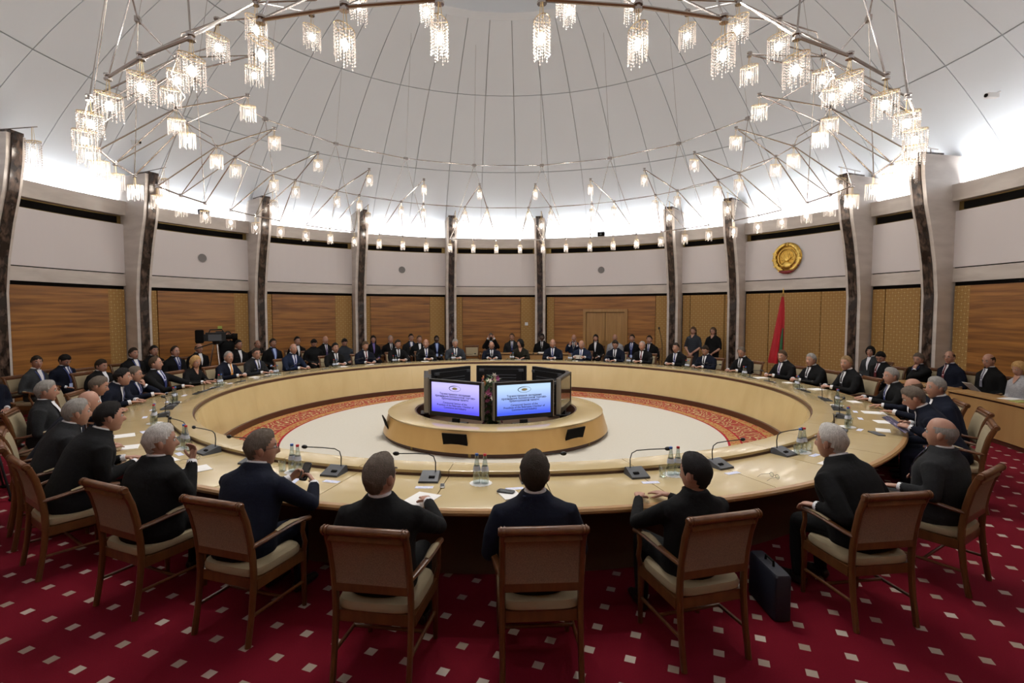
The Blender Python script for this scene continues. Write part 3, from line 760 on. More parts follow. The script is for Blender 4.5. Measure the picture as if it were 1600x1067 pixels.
def hair_mesh(style, thick, T):
    mb = MB()
    xs, ys = HL['long' if style == 'pony' else style]
    if style == 'pony': xs, ys = HL['short'][0], [.60, .52, .35, .0, .05, -.3, -.5, -.6]
    r_ = random.Random(hash(style) % 97 + int(thick * 1e4)); vs = []; ms = []
    for (th, ph), p in zip(HG, HP):
        zn = math.sin(ph); mm = zn - np.interp(abs(math.degrees(th)), xs, ys)
        if style == 'bald': mm = min(mm, .46 + .10 * math.sin(5 * th) * .5 - zn)
        if style == 'receding': mm = min(mm, 1.0)
        ms.append(mm)
        k = thick * sstep((mm + .02) / .28) + .0015
        k *= r_.uniform(.8, 1.2)
        vs.append(p + p.normalized() * k)
    keep = [q for q in HQ if min(ms[i] for i in q) > -.10]
    if keep: mb.add([T @ v for v in vs], keep)
    top = NVH * NUH
    if style not in ('bald',): mb.add([T @ vs[top + j] for j in range(NUH)], [tuple(range(NUH))])
    if style == 'long':
        for s in (-1, 1):
            mb.tube([T @ Vector(q) for q in ((s * .060, -.03, .03), (s * .074, -.03, -.06), (s * .076, -.02, -.14), (s * .066, .0, -.21))], [.018, .022, .022, .012], 8)
        mb.tube([T @ Vector(q) for q in ((0, -.06, .05), (0, -.075, -.06), (0, -.085, -.17), (0, -.09, -.25))], [(.05, .04), (.078, .045), (.078, .038), (.055, .02)], 12, up=(1, 0, 0))
    if style == 'pony':
        mb.tube([T @ Vector(q) for q in ((0, -.09, .02), (0, -.125, -.02), (0, -.125, -.12), (0, -.11, -.20))], [.022, .028, .026, .01], 8)
    if style == 'bob':
        mb.tube([T @ Vector(q) for q in ((0, -.05, .05), (0, -.065, -.05), (0, -.06, -.115))], [(.06, .045), (.082, .052), (.062, .034)], 12, up=(1, 0, 0))
    for s in (-1, 1): mb.ball(T @ Vector((s * .032, .0865, .033)), (.020, .007, .0055), 8, 4, M=T.to_3x3())
    return mb
def hand(mb, W, d, up, side, curl=.5, mi=1):
    """palm, four fingers and a thumb; W wrist, d pointing direction, up = back of the hand, side +1 when the thumb lies towards d x up"""
    d = Vector(d).normalized(); up = Vector(up); up = (up - d * up.dot(d)).normalized(); x = d.cross(up).normalized() * side
    W = Vector(W)
    mb.tube([W - d * .03, W, W + d * .03, W + d * .075, W + d * .092], [(.024, .019), (.026, .018), (.036, .016), (.041, .014), (.036, .011)], 10, mi, up=x)
    for o, ln, r in ((.030, .068, .0088), (.010, .078, .0092), (-.011, .072, .0088), (-.030, .056, .0078)):
        p0 = W + d * .082 + x * o; a = curl * 1.0
        p1 = p0 + (d * math.cos(a * .5) - up * math.sin(a * .5)) * ln * .45
        p2 = p1 + (d * math.cos(a * 1.1) - up * math.sin(a * 1.1)) * ln * .33
        p3 = p2 + (d * math.cos(a * 1.6) - up * math.sin(a * 1.6)) * ln * .25
        mb.tube([p0 - d * .01, p1, p2, p3], [r * 1.05, r, r * .92, r * .65], 6, mi)
    p0 = W + d * .025 + x * .028
    p1 = p0 + (d * .6 + x * .75 - up * .25).normalized() * .035; p2 = p1 + (d * .9 + x * .25 - up * .35 * (1 + curl)).normalized() * .032
    mb.tube([p0 - x * .01, p1, p2, p2 + (d - up * .3).normalized() * .018], [.013, .0115, .0098, .007], 6, mi)

PENDING = []       # (cloth volume object, person dict) to be remeshed together
TORSO = [(-.10, .02, .19, .16), (0, 0, .212, .17), (.11, -.005, .196, .158), (.24, -.005, .203, .155), (.35, 0, .222, .15), (.42, -.005, .226, .128), (.468, -.01, .195, .102), (.505, -.01, .120, .087), (.556, -.006, .080, .078)]
def front_y(x, z, b, woman):
    zs = [t[0] for t in TORSO]
    yc, rx, ry = (np.interp(z, zs, [t[i] for t in TORSO]) for i in (1, 2, 3))
    return yc + ry * (1 + (b - 1) * 1.3) * math.sqrt(max(.05, 1 - (x / (rx * b)) ** 2))
def person(p, rz, zhead, lean, who, hair='short', hc='dark', suit='black', arms='table', hy=0, hp=0, ex='', skin=0, b=1.03, near=False, stand=False, group='people at the table', edge=.5, roll=0):
    """edge = distance from hips to the table's rim"""
    ex = set(ex.split()); woman = 'woman' in ex
    piv = .98 if stand else .55
    le = math.radians(lean); L = max(.57, min(.76, (zhead - piv) / math.cos(le))); k = L / .66
    if woman: b *= .88
    cl, sl = math.cos(le), math.sin(le)
    def ub(x, y, z): return Vector((x, y * cl + z * k * sl, piv - y * sl + z * k * cl))
    v = MB(); q = MB(); q.loft([(0, t[1], t[0], t[2] * b, t[3] * (1 + (b - 1) * 1.3)) for t in TORSO], 24, power=2.35)
    v.add([ub(*pt) for pt in q.v], q.f)
    CUFFS = []
    body = MB()     # skin pieces: 1 skin, 2 eye, 3 iris, 4 lip
    for s in (-1, 1):
        S = ub(s * .200 * b, -.005, .405)
        mode = arms[0 if s < 0 else 1] if isinstance(arms, (list, tuple)) else arms
        e = edge
        D = {'table': ((s * .275, e - .27, .74), (s * .115, e + .03, .803), (-s * .55, 1, -.05), (0, 0, 1), .30),
             'clasp': ((s * .28, e - .25, .75), (s * .085, e + .04, .815), (-s * .8, .7, .05), (0, .2, 1), .7),
             'phone': ((s * .26, e - .24, .77), (s * .085, e - .02, .87), (-s * .45, .5, .75), (s * .8, .5, .2), 1.2),
             'phone2': ((.36, e - .08, .775), (.25, e + .10, .865), (-.7, .3, .5), (.4, .6, .7), 1.2) if s > 0 else ((-.20, e - .16, .77), (.02, e + .12, .875), (.6, .3, .6), (-.4, .6, .7), 1.2),
             'chin': ((s * .15, e - .06, .80), (s * .05, .17 + sl * .45, piv + L - .22), (-s * .1, -.25, 1), (0, 1, .3), 1.3),
             'lap': ((s * .285, .0, .70), (s * .13, .24, .63), (-s * .5, .8, -.1), (0, 0, 1), .6),
             'rest': ((s * .31, -.06, .75), (s * .29, .19, .755), (0, 1, -.12), (0, 0, 1), .8),
             'paper': ((s * .27, e - .28, .76), (s * .15, e - .02, .86), (-s * .3, 1, .15), (s * .5, 0, 1), .9),
             'reach': ((s * .36, e - .2, .78), (s * .42, e + .06, .803), (0, 1, -.05), (0, 0, 1), .35),
             'raise': ((s * .27, .12, .80), (s * .12, .26, 1.02), (-s * .2, .3, .9), (0, 1, 0), 1.0),
             'photo': ((s * .28, .14, piv + .35), (s * .10, .22, piv + L - .03), (-s * .3, .1, 1), (0, -1, 0), 1.0),
             'front': ((s * .27, .04, piv + .08), (s * .07, .19, piv - .10), (-s * .6, .3, -.8), (0, 1, 0), .5),
             'side': ((s * .27, -.03, piv + .08), (s * .25, .02, piv - .17), (0, .1, -1), (s, 0, 0), .5)}[mode]
        E_, W_ = Vector(D[0]), Vector(D[1])
        m1 = S.lerp(E_, .5) + Vector((s * .012, -.01, 0)); m2 = E_.lerp(W_, .5)
        th = .9 if woman else 1.04
        v.tube([ub(s * .13 * b, -.005, .415), S, m1, E_], [.066 * th, .075 * th, .066 * th, .054 * th], 12)
        v.ball(E_, .054 * th, 10, 8)
        if stand and woman: body.tube([E_, m2, W_], [.040, .036, .027], 12, 1)
        else: v.tube([E_, m2, W_.lerp(E_, .08)], [.053 * th, .048 * th, .040 * th], 12)
        CUFFS.append((W_.lerp(E_, .14), W_.lerp(E_, .02)))
        hand(body, W_, D[2], D[3], 1 if (Vector(D[2]).cross(Vector(D[3]))).x * -s > 0 else -1, D[4], 1)
        if not stand:
            kx = .135
            v.tube([(s * .085, -.02, .53), (s * .11, .2, .545), (s * kx, .43, .53)], [.10, .088, .07], 12); v.ball((s * kx, .43, .525), .068, 10, 8)
            v.tube([(s * kx, .435, .51), (s * kx, .44, .30), (s * kx, .42, .09)], [.066, .058, .048], 10)
            v.tube([(s * kx, .36, .045), (s * kx, .45, .05), (s * kx, .62, .035)], [(.04, .035), (.045, .045), (.035, .028)], 10, up=(1, 0, 0))
        elif not woman:
            v.tube([(s * .09, 0, .93), (s * .095, .01, .5), (s * .10, -.01, .08)], [.095, .07, .055], 12)
            v.tube([(s * .10, -.06, .045), (s * .10, .03, .05), (s * .10, .18, .035)], [(.04, .035), (.045, .045), (.035, .028)], 10, up=(1, 0, 0))
        else:
            body.tube([(s * .07, 0, .55), (s * .075, -.02, .3), (s * .07, -.03, .08)], [.055, .052, .035], 10, 1)
            body.tube([(s * .07, -.05, .03), (s * .07, .02, .03), (s * .07, .14, .02)], [(.03, .03), (.035, .03), (.025, .018)], 8, 3, up=(1, 0, 0))
    if stand and woman: v.loft([(0, 0, .50, .155, .13), (0, 0, .7, .175, .14), (0, 0, .9, .185, .15), (0, 0, 1.02, .165, .13)], 20)
    if woman and not stand: v.loft([(0, .0, .47, .18, .16), (0, .0, .60, .17, .15)], 16)
    # head on its neck
    HC = ub(0, .020, .66) + Vector((0, 0, -.006))
    T = Matrix.Translation(HC) @ Euler((math.radians(-hp), math.radians(roll), math.radians(hy)), 'ZXY' if False else 'XYZ').to_matrix().to_4x4()
    T = Matrix.Translation(HC) @ Matrix.Rotation(math.radians(hy), 4, 'Z') @ Matrix.Rotation(math.radians(-hp), 4, 'X') @ Matrix.Rotation(math.radians(roll), 4, 'Y')
    hs = 1.03 if woman else 1.10
    T = T @ Matrix.Scale(hs, 4)
    lipq = []
    o = len(body.v); body.v += [tuple(T @ pt) for pt in HP]
    for f in HQ:
        c = sum((HP[i] for i in f), Vector()) / 4
        body.f.append(tuple(i + o for i in f)); body.m.append(4 if (c.y > .07 and abs(c.x) < .024 and -.074 < c.z < -.058) else 1)
    body.f.append(tuple(o + NVH * NUH + j for j in range(NUH))); body.m.append(1)
    body.f.append(tuple(o + j for j in range(NUH - 1, -1, -1))); body.m.append(1)
    body.tube([ub(0, -.01, .46), ub(0, -.008, .52), T @ Vector((0, -.018, -.06)), T @ Vector((0, -.015, -.02))], [.054, .053, .053, .05] if not woman else [.045] * 4, 14, 1)
    for s in (-1, 1):
        M3 = T.to_3x3()
        body.ball(T @ Vector((s * .077, -.010, -.008)), (.010, .020, .033), 8, 6, 1, M3 @ Matrix.Rotation(-s * .3, 3, 'Z'))
        body.ball(T @ Vector((s * .0315, .0760, .010)), .0115, 8, 6, 2, M3); body.ball(T @ Vector((s * .0315, .0850, .010)), (.0075, .0045, .0065), 8, 4, 3, M3)
    t = thing('person', who, 'person', p, rz, group)
    d = dict(t=t, cloth=CLOTH[suit], body=body, skin=SKIN[skin], voxel=.013 if near else .024, shoe=not stand)
    if hair != 'none':
        hair_mesh(hair, dict(short=.015, receding=.012, bald=.006, bob=.022, long=.020, pony=.016)[hair], T).obj('hair', HAIRC[hc], t, True, True)
    # shirt collar and front, tie, lanyard
    shirt = M_SHIRT
    if 'blouse' in ex: shirt = M_BLOUSE
    if 'lightblue' in ex: shirt = M_LBLUE
    if 'noshirt' not in ex:
        sh = MB(); q = MB(); q.loft([(0, -.006, .52, .070, .068), (0, -.006, .553, .071, .069), (0, -.008, .568, .067, .063), (0, -.008, .566, .063, .059)], 18)
        sh.add([ub(*pt) for pt in q.v], q.f)
        rows = []
        for i in range(9):
            z = .53 - .30 * i / 8; hw = (.056 if group != 'people in the back row' else .042) * (1 - i / 8) ** .75 + .004
            rows.append([ub(x_, front_y(x_, z, b, woman) * (1.0) + (.018 if z < .48 else .012), z) for x_ in (-hw, -hw / 2, 0, hw / 2, hw)])
        sh.add([pt for r in rows for pt in r], [(i * 5 + j, i * 5 + j + 1, i * 5 + 5 + j + 1, i * 5 + 5 + j) for i in range(8) for j in range(4)])
        sh.obj('shirt', shirt, t, True, True)
        for c0, c1 in CUFFS:
            cf = MB(); cf.tube([c0, c1], [.040, .036], 12); cf.obj('shirt_cuff', shirt, t, True, True)
        tn = [x_ for x_ in ex if x_.startswith('tie:')]
        if tn:
            tm = MB(); rows = []
            for z, hw in ((.535, .016), (.512, .018), (.50, .013), (.41, .022), (.31, .028), (.23, .030)):
                rows.append([ub(x_, front_y(0, z, b, woman) + .025, z) for x_ in (-hw, hw)] )
            tm.add([pt for r in rows for pt in r], [(2 * i, 2 * i + 1, 2 * i + 3, 2 * i + 2) for i in range(5)]); tm.obj('tie', TIES[tn[0][4:]], t, False, True)
    if woman and 'noshirt' in ex:
        rows = []; sh = MB()
        for i in range(6):
            z = .545 - .13 * i / 5; hw = .062 * (1 - i / 5) ** .7 + .004
            rows.append([ub(x_, front_y(x_, z, b, woman) + .014, z) for x_ in (-hw, 0, hw)])
        sh.add([pt for r in rows for pt in r], [(i * 3 + j, i * 3 + j + 1, i * 3 + 3 + j + 1, i * 3 + 3 + j) for i in range(5) for j in range(2)])
        sh.obj('neckline', SKIN[skin], t, True, True)
    if 'badge' in ex:
        lm = MB()
        for s in (-1, 1):
            pts = [ub(s * .07, front_y(s * .07, .51, b, woman) + .008, .51)] + [ub(s * .07 * (1 - u_), front_y(s * .07 * (1 - u_), .51 - .34 * u_, b, woman) + .018, .51 - .34 * u_) for u_ in (.2, .4, .6, .8, 1)]
            lm.tube(pts, [(.009, .002)] * 6, 4, up=(1, 0, 0))
        lo = lm.obj('lanyard', M_LANY, t)
        bm_ = MB(); c = ub(0, front_y(0, .13, b, woman) + .02, .12); bm_.box(c, (.075, .004, .10), M=Matrix.Rotation(-le, 3, 'X')); bm_.obj('badge', M_BADGE, lo)
    if 'glasses' in ex:
        gm = MB()
        for s in (-1, 1):
            ring = [T @ Vector((s * .033 + .022 * math.cos(a * PI / 6), .104, .008 + .017 * math.sin(a * PI / 6))) for a in range(13)]
            gm.tube(ring, .0016, 4); gm.tube([T @ Vector((s * .055, .103, .012)), T @ Vector((s * .079, .05, .012)), T @ Vector((s * .083, -.01, .010))], .0016, 4)
        gm.tube([T @ Vector((-.012, .106, .01)), T @ Vector((.012, .106, .01))], .0016, 4)
        gm.obj('eyeglasses', M_SCRB, t)
    vo = link('torso_volume', v.mesh('torso_volume', CLOTH[suit], False, True))
    md = vo.modifiers.new('r', 'REMESH'); md.mode = 'VOXEL'; md.voxel_size = d['voxel']
    sm = vo.modifiers.new('s', 'SMOOTH'); sm.factor = .5; sm.iterations = 4 if near else 2
    d['vo'] = vo; PENDING.append(d)
    return t
def finish_people():
    dg = bpy.context.evaluated_depsgraph_get()
    for d in PENDING:
        me = bpy.data.meshes.new_from_object(d['vo'].evaluated_get(dg))
        n = len(me.vertices); co = np.empty(n * 3); me.vertices.foreach_get('co', co); vs = [tuple(c) for c in co.reshape(-1, 3)]
        body = d['body']
        fs = [tuple(p.vertices) for p in me.polygons]
        mi = [5 if d['shoe'] and max(vs[i][2] for i in f) < .085 else 0 for f in fs]
        bm_ = MB(); bm_.v = vs; bm_.f = fs; bm_.m = mi
        sk = body.mesh('tmp', [], False, True)
        bm_.v = vs + body.v; bm_.f = fs + [tuple(i + n for i in p.vertices) for p in sk.polygons]; bm_.m = mi + body.m
        m2 = bm_.mesh('body', [d['cloth'], d['skin'], M_EYEW, M_IRIS, M_LIP, M_SHOE])
        m2.polygons.foreach_set('use_smooth', [True] * len(m2.polygons))
        link('body', m2, d['t'])
        old = d['vo'].data; bpy.data.objects.remove(d['vo']); bpy.data.meshes.remove(old); bpy.data.meshes.remove(me); bpy.data.meshes.remove(sk)

# seats at the round table: head pixel, head height or None, description, looks
SEATS = [
 (836, 740, 1.20, 'person in navy suit seen from behind, nearest the right monitor', dict(hc='dark', suit='navy', arms='lap', hy=-4, near=True)),
 (593, 745, 1.20, 'person in black suit seen from behind below the left monitor', dict(hc='greybrown', suit='black', arms=('lap', 'table'), hy=-22, near=True)),
 (405, 700, 1.20, 'person in glasses and navy suit holding a phone, left foreground', dict(hc='greybrown', suit='navy', arms='phone2', hy=-48, near=True, ex='glasses', b=1.08)),
 (247, 690, 1.20, 'person in black jacket with hand raised, beside navy phone holder', dict(hc='white', suit='black', arms=('lap', 'raise'), hy=-28, near=True, b=1.15)),
 (180, 640, 1.30, 'broad person in black suit behind the raised hand', dict(hc='black', suit='black', arms='table', hy=-12, near=True, b=1.16, skin=0)),
 (114, 644, 1.20, 'person in charcoal grey suit in profile at left', dict(hc='grey', suit='charcoal', arms='table', hy=-2, near=True, b=1.1)),
 (132, 628, 1.20, 'bare-headed person in navy behind the charcoal grey suit', dict(hair='none', suit='navy', arms='table', hy=2, near=True)),
 (70, 611, 1.20, 'person in dark suit leaning back at the left end', dict(hc='grey', suit='charcoal', arms='lap', hy=4, near=True)),
 (150, 602, 1.17, 'person in navy looking down, left of the arched microphones', dict(hc='greybrown', suit='navy', arms='table', hy=4, hp=14, near=True)),
 (186, 588, 1.20, 'person in navy suit and blue tie in sharp profile', dict(hc='black', suit='navy', arms='table', ex='tie:blue', hy=6)),
 (203, 585, 1.14, 'person in glasses resting the chin on a hand', dict(hc='greybrown', suit='navy', arms=('chin', 'table'), ex='glasses tie:blue badge', hy=8)),
 (242, 568, 1.22, 'person with badge leaning back, one arm along the table', dict(hair='receding', hc='brown', suit='black', arms=('reach', 'table'), ex='badge tie:blue', hy=14, hp=-6, b=1.08)),
 (304, 565, None, 'person with long fair hair in black at the table', dict(hair='long', hc='blonde', suit='black', ex='woman noshirt', hy=-10, hp=6)),
 (356, 558, None, 'person in navy suit wearing a bright orange tie', dict(hair='receding', hc='grey', suit='navy', arms='clasp', ex='tie:orange', hy=-16)),
 (399, 552, None, 'person in glasses and charcoal, right of the orange tie', dict(hc='dark', suit='charcoal', ex='glasses badge tie:black', hy=-14)),
 (457, 541, 1.27, 'bare-headed person in blue suit with badge at the table', dict(hair='bald', hc='grey', suit='blue', ex='badge tie:blue', hy=-10)),
 (523, 543, None, 'person in black suit and black tie beside two bottles', dict(hc='black', suit='black', arms='clasp', ex='tie:black', hy=-8)),
 (570, 540, None, 'person in navy suit with dark red tie bending forward', dict(hc='brown', suit='navy', ex='tie:red', hp=14)),
 (621, 535, 1.26, 'person in black suit and tie, left of the left monitor', dict(hc='dark', suit='black', arms='clasp', ex='tie:black', hp=8)),
 (665, 536, None, 'person in black leaning in above the left monitor', dict(hair='bald', hc='brown', suit='black', arms='clasp', ex='tie:blue', hy=-25)),
 (711, 536, None, 'person in slate suit with clasped hands behind rear left monitor', dict(hc='grey', suit='slate', arms='clasp', ex='tie:black', hp=8, b=1.1)),
 (768, 538, 1.16, 'person in navy suit bent over papers behind rear monitor', dict(hair='bald', hc='brown', suit='navy', ex='tie:black', hp=32)),
 (813, 536, None, 'person in olive jacket turned aside behind the rear monitor', dict(hair='bob', hc='black', suit='olive', ex='woman noshirt', hy=-50)),
 (864, 536, None, 'person in navy suit facing forward behind rear right monitor', dict(hair='bald', hc='greybrown', suit='navy', arms='clasp', ex='tie:blue')),
 (909, 538, None, 'person in dark blue suit holding a white sheet', dict(hair='bald', hc='grey', suit='blue', arms='paper', ex='tie:blue', hp=14)),
 (962, 536, 1.25, 'person in navy suit leaning forward before the oak door', dict(hc='dark', suit='navy', ex='tie:black', hp=26)),
 (1004, 540, None, 'person in black with white cuffs left of microphone stand', dict(hair='receding', hc='grey', suit='black', arms='clasp', ex='tie:red', hy=8)),
 (1057, 543, None, 'person in black with striped tie below the column', dict(hc='dark', suit='black', arms='clasp', ex='tie:blue', hy=10)),
 (1103, 547, None, 'person looking down in front of the two standing people', dict(hc='dark', suit='navy', ex='tie:black', hy=14, hp=24)),
 (1160, 550, None, 'person with bowed head left of the red flag', dict(hair='receding', hc='greybrown', suit='black', ex='tie:black', hy=16, hp=28)),
 (1224, 556, None, 'person in black suit directly below the red flag', dict(hc='brown', suit='black', arms='clasp', ex='tie:purple', hy=18, hp=6, b=1.1)),
 (1269, 562, None, 'broad person in black right of the red flag', dict(hc='grey', suit='black', arms='clasp', ex='tie:black', hy=14, b=1.15)),
 (1325, 567, None, 'person in black turned to the left with folded hands', dict(hc='fair', suit='black', arms='clasp', ex='tie:black', hy=26, b=1.08)),
 (1394, 587, 1.18, 'person in black with wavy grey hair, right side of table', dict(hc='grey', suit='black', arms='table', ex='tie:blue', hy=12)),
 (1429, 605, 1.15, 'person half hidden behind the brochure reader', dict(hair='bald', hc='brown', suit='navy', arms=('table', 'reach'), hy=8, hp=8)),
 (1467, 605, 1.24, 'smiling person in navy suit behind the brochure reader', dict(hc='grey', suit='navy', arms='lap', hy=24, b=1.1)),
 (1439, 621, 1.20, 'person in navy suit reading a brochure, right side', dict(hc='greybrown', suit='navy', arms='paper', hy=4, hp=24, near=True)),
 (1475, 678, 1.20, 'person in grey suit leaning back in the right foreground', dict(hair='bald', hc='grey', suit='charcoal', arms='rest', hy=6, near=True, b=1.16, ex='tie:purple')),
 (1306, 690, 1.20, 'person with white hair in black, back turned, right foreground', dict(hc='white', suit='black', arms=('rest', 'lap'), hy=8, near=True, b=1.17)),
 (1097, 745, 1.16, 'person with short black hair in black, back turned', dict(hair='short', hc='black', suit='black', ex='woman noshirt', arms='table', hy=26, hp=6, near=True, b=1.05)),
]
RP = 6.70
OCC = {}
used_angles = []
NEARC = {836: (6.69, 174.5), 593: (6.74, -177.4), 1097: (6.64, 165.4), 1306: (6.70, 153.2), 405: (6.50, -167.5), 247: (6.52, -158.8)}
for u, v, z, who, kw in SEATS:
    if z is None:
        P = atR(u, v, 6.5); z = min(1.26, max(1.14, P[2]))
    else:
        P = atz(u, v, z)
        if pol(P)[0] > 6.95 or u in (457, 621, 768, 962): P = atR(u, v, 6.6)
    r, a = pol(P)
    if u == 203: a = -101.5; r = 6.5
    if u == 180: r = max(6.35, r)
    r = min(6.88, max(6.28, r))
    rp = max(6.60, min(6.76, r + .14))
    ca = a
    if u in NEARC: rp, ca = NEARC[u][0], a * .5 + NEARC[u][1] * .5
    if u in NEARC: rp += .03
    lean = math.degrees(math.asin(max(-.1, min(.5, (rp - r) / .64))))
    kw = dict(kw)
    kw.setdefault('arms', 'table')
    person(cyl(rp, a), face_in(a), z, lean, who, edge=rp - RT, **kw)
    cc = cyl(rp - .01, ca)
    if u in NEARC: cc = cyl(NEARC[u][0], NEARC[u][1])
    put_chair(cc, face_in(ca) + math.radians({1306: -16, 1097: 4, 405: -3, 836: 1, 593: -3}.get(u, 0)), 'wooden armchair under ' + who, 'armchairs at the round table')
    OCC[u] = (a, who)

# ---- back row by the wall and standing people
BACK = [
 (56, 566, 9.1, 'person in plaid grey blazer with lanyard by the left wall', dict(hair='pony', hc='dark', suit='grey', ex='woman badge', arms='lap', hy=-28)),
 (100, 563, 9.45, 'person with lanyard reading papers by the left wall', dict(hc='black', suit='navy', ex='badge tie:blue', arms='lap', hp=34)),
 (158, 579, 8.3, 'person in black mostly hidden behind profile sitters at left', dict(hc='dark', suit='black', arms='lap', hp=10)),
 (208, 552, 9.2, 'person in black with badge beside the second column', dict(hc='dark', suit='black', ex='badge', arms='lap')),
 (240, 548, 9.45, 'person in black with tousled hair by the second column', dict(hc='black', suit='black', arms='lap', hy=-10)),
 (273, 549, 8.75, 'person in black with badge left of the television camera', dict(hair='receding', hc='dark', suit='black', ex='badge tie:blue', arms='lap')),
 (310, 544, 9.4, 'person in dark glasses just left of the television camera', dict(hair='bald', hc='dark', suit='black', ex='glasses', arms='lap')),
 (372, 537, 8.9, 'person in black sweater right of the television camera', dict(hc='black', suit='black', arms='lap', skin=1)),
 (402, 538, 9.5, 'person in dark clothes in front of the third column', dict(hair='bald', hc='black', suit='black', ex='noshirt', arms='lap', skin=1)),
 (426, 535, 8.8, 'person in black jacket and light blue shirt with badge', dict(hc='dark', suit='black', ex='lightblue badge', arms='lap', skin=1)),
 (464, 531, 9.5, 'person hidden behind the blue-suited sitter', dict(hc='black', suit='black', arms='lap')),
 (490, 536, 8.75, 'person in black bowing low in the back row', dict(hc='black', suit='black', arms='lap', hp=34, ex='noshirt')),
 (508, 531, 9.45, 'bare-headed person in black with purple tie, back row', dict(hair='none', suit='black', ex='tie:purple', arms='lap')),
 (538, 535, 8.7, 'person in slate sweater looking down, left of fourth column', dict(hc='black', suit='slate', ex='noshirt', arms='lap', hp=26)),
 (583, 530, 9.2, 'person with long dark hair and purple blouse, back row', dict(hair='long', hc='black', suit='black', ex='woman blouse', arms='lap', hy=-16)),
 (610, 530, 9.45, 'person in black and white shirt, fourth bay back row', dict(hair='receding', hc='grey', suit='black', ex='tie:black', arms='lap')),
 (642, 525, 9.5, 'tall person in charcoal and white shirt, back row', dict(hc='black', suit='charcoal', ex='badge glasses', arms='lap')),
 (655, 530, 8.65, 'person in plum shirt squeezed beside the tall charcoal one', dict(hc='brown', suit='black', arms='lap')),
 (682, 530, 9.3, 'person in black suit and pale shirt before the fifth column', dict(hc='black', suit='black', ex='lightblue badge', arms='lap', skin=2)),
 (767, 521, 9.45, 'person taking a photo with both hands raised', dict(hc='greybrown', suit='black', arms='photo', ex='glasses')),
 (800, 524, 9.3, 'person in charcoal beside the photo taker', dict(hc='brown', suit='charcoal', ex='tie:blue', arms='lap', hy=-12)),
 (847, 527, 9.2, 'person in black with papers before the sixth column', dict(hc='black', suit='black', ex='tie:black', arms='lap', skin=2)),
 (897, 528, 9.3, 'person in blue suit writing at the back desk', dict(hair='none', suit='blue', arms='raise', hp=8, ex='tie:black')),
 (931, 528, 9.2, 'smiling person in black with dark hair before the door', dict(hair='long', hc='black', suit='black', ex='woman', arms='lap')),
 (961, 526, 9.45, 'person in white shirt mostly hidden before the door', dict(hair='bald', hc='grey', suit='white', arms='lap')),
 (988, 526, 9.35, 'person in black with blue tie right of the door', dict(hc='dark', suit='black', ex='tie:blue badge', arms='lap')),
 (1015, 528, 8.9, 'person in black left of the floor microphone stand', dict(hc='dark', suit='black', ex='tie:blue', arms='lap')),
 (1361, 549, 9.45, 'person in grey blazer and white top, right back row', dict(hair='bob', hc='black', suit='grey', ex='woman', arms='lap', hy=22)),
 (1377, 558, 8.6, 'person bowed forward in black beside the grey blazer', dict(hc='black', suit='black', ex='tie:red', arms='lap', hp=30, hy=20)),
 (1436, 561, 9.15, 'person holding a hand to the mouth, right back row', dict(hc='greybrown', suit='black', arms=('chin', 'lap'), ex='badge tie:blue', hy=12, hp=10)),
 (1485, 558, 9.2, 'person in navy suit, red tie and glasses, right back row', dict(hair='bald', hc='dark', suit='navy', ex='glasses tie:red', arms='lap', hy=18)),
 (1547, 560, 9.2, 'person in black reading white papers, right back row', dict(hair='bald', hc='dark', suit='black', ex='tie:grey', arms='lap', hy=10, hp=14)),
 (1594, 576, 9.05, 'person in white blouse writing at the right desk', dict(hair='long', hc='blonde', suit='white', ex='woman noshirt', arms='lap', hy=6, hp=14)),
]
for u, v, R_, who, kw in BACK:
    P = atR(u, v, R_); r, a = pol(P); z = min(1.30, max(1.1, P[2]))
    rp = R_ + .05
    person(cyl(rp, a), face_in(a), z, 4, who, group='people in the back row', edge=.5, **kw)
    put_chair(cyl(rp + .04, a), face_in(a), 'armchair under ' + who, 'armchairs in the back row')
# empty chairs that show between people
for u, v, z, rz, lab in ((127, 578, .80, 0, 'empty cream armchair right of the plaid blazer'), 
                         (105, 622, .8, 20, 'empty cream armchair between back row and table at left'), (737, 545, .80, 0, 'empty cream armchair left of the photo taker')):
    P = atz(u, v, z); r, a = pol(P); r = min(9.3, r)
    if r >= 9.3: P = atR(u, v, 9.5); a = pol(P)[1]
    put_chair(cyl(r - .2, a), face_in(a) + math.radians(rz), lab, 'empty armchairs')
for u, v, who, sx, kw in ((1084, 512, 'standing person in grey dress with joined hands beside a column', 0, dict(suit='slate', arms='front', hc='brown')),
                          (1115, 514, 'standing person in black dress and glasses beside a column', 0, dict(suit='black', arms='front', hc='brown', ex='woman noshirt glasses'))):
    P = atR(u, v, 9.45); r, a = pol(P); kw.setdefault('ex', 'woman noshirt')
    person(cyl(9.45, a), face_in(a) - math.radians(8), 1.60, 0, who, hair='long', stand=True, group='standing attendants', **kw)
# ---------------------------------------------------------------- camera crew and the person cut by the frame
P = atR(345, 530, 9.3); r_, a_ = pol(P)
person(cyl(9.3, a_ + .8), face_in(a_) , 1.52, 10, 'camera operator in black stooping behind the television camera', hair='short', hc='dark', suit='black', arms='photo', stand=True, ex='noshirt', hp=10, group='standing crew')
P = atz(-14, 640, .62); r_, a_ = pol(P)
person(cyl(r_ + .05, a_), face_in(a_) - .5, 1.2, 0, 'person in dark trousers cut off by the left picture edge', suit='navy', arms='lap', hc='dark', group='people in the back row')
put_chair(cyl(r_ + .1, a_), face_in(a_) - .5, 'armchair under the person cut off by the left edge', 'armchairs in the back row')
finish_people()

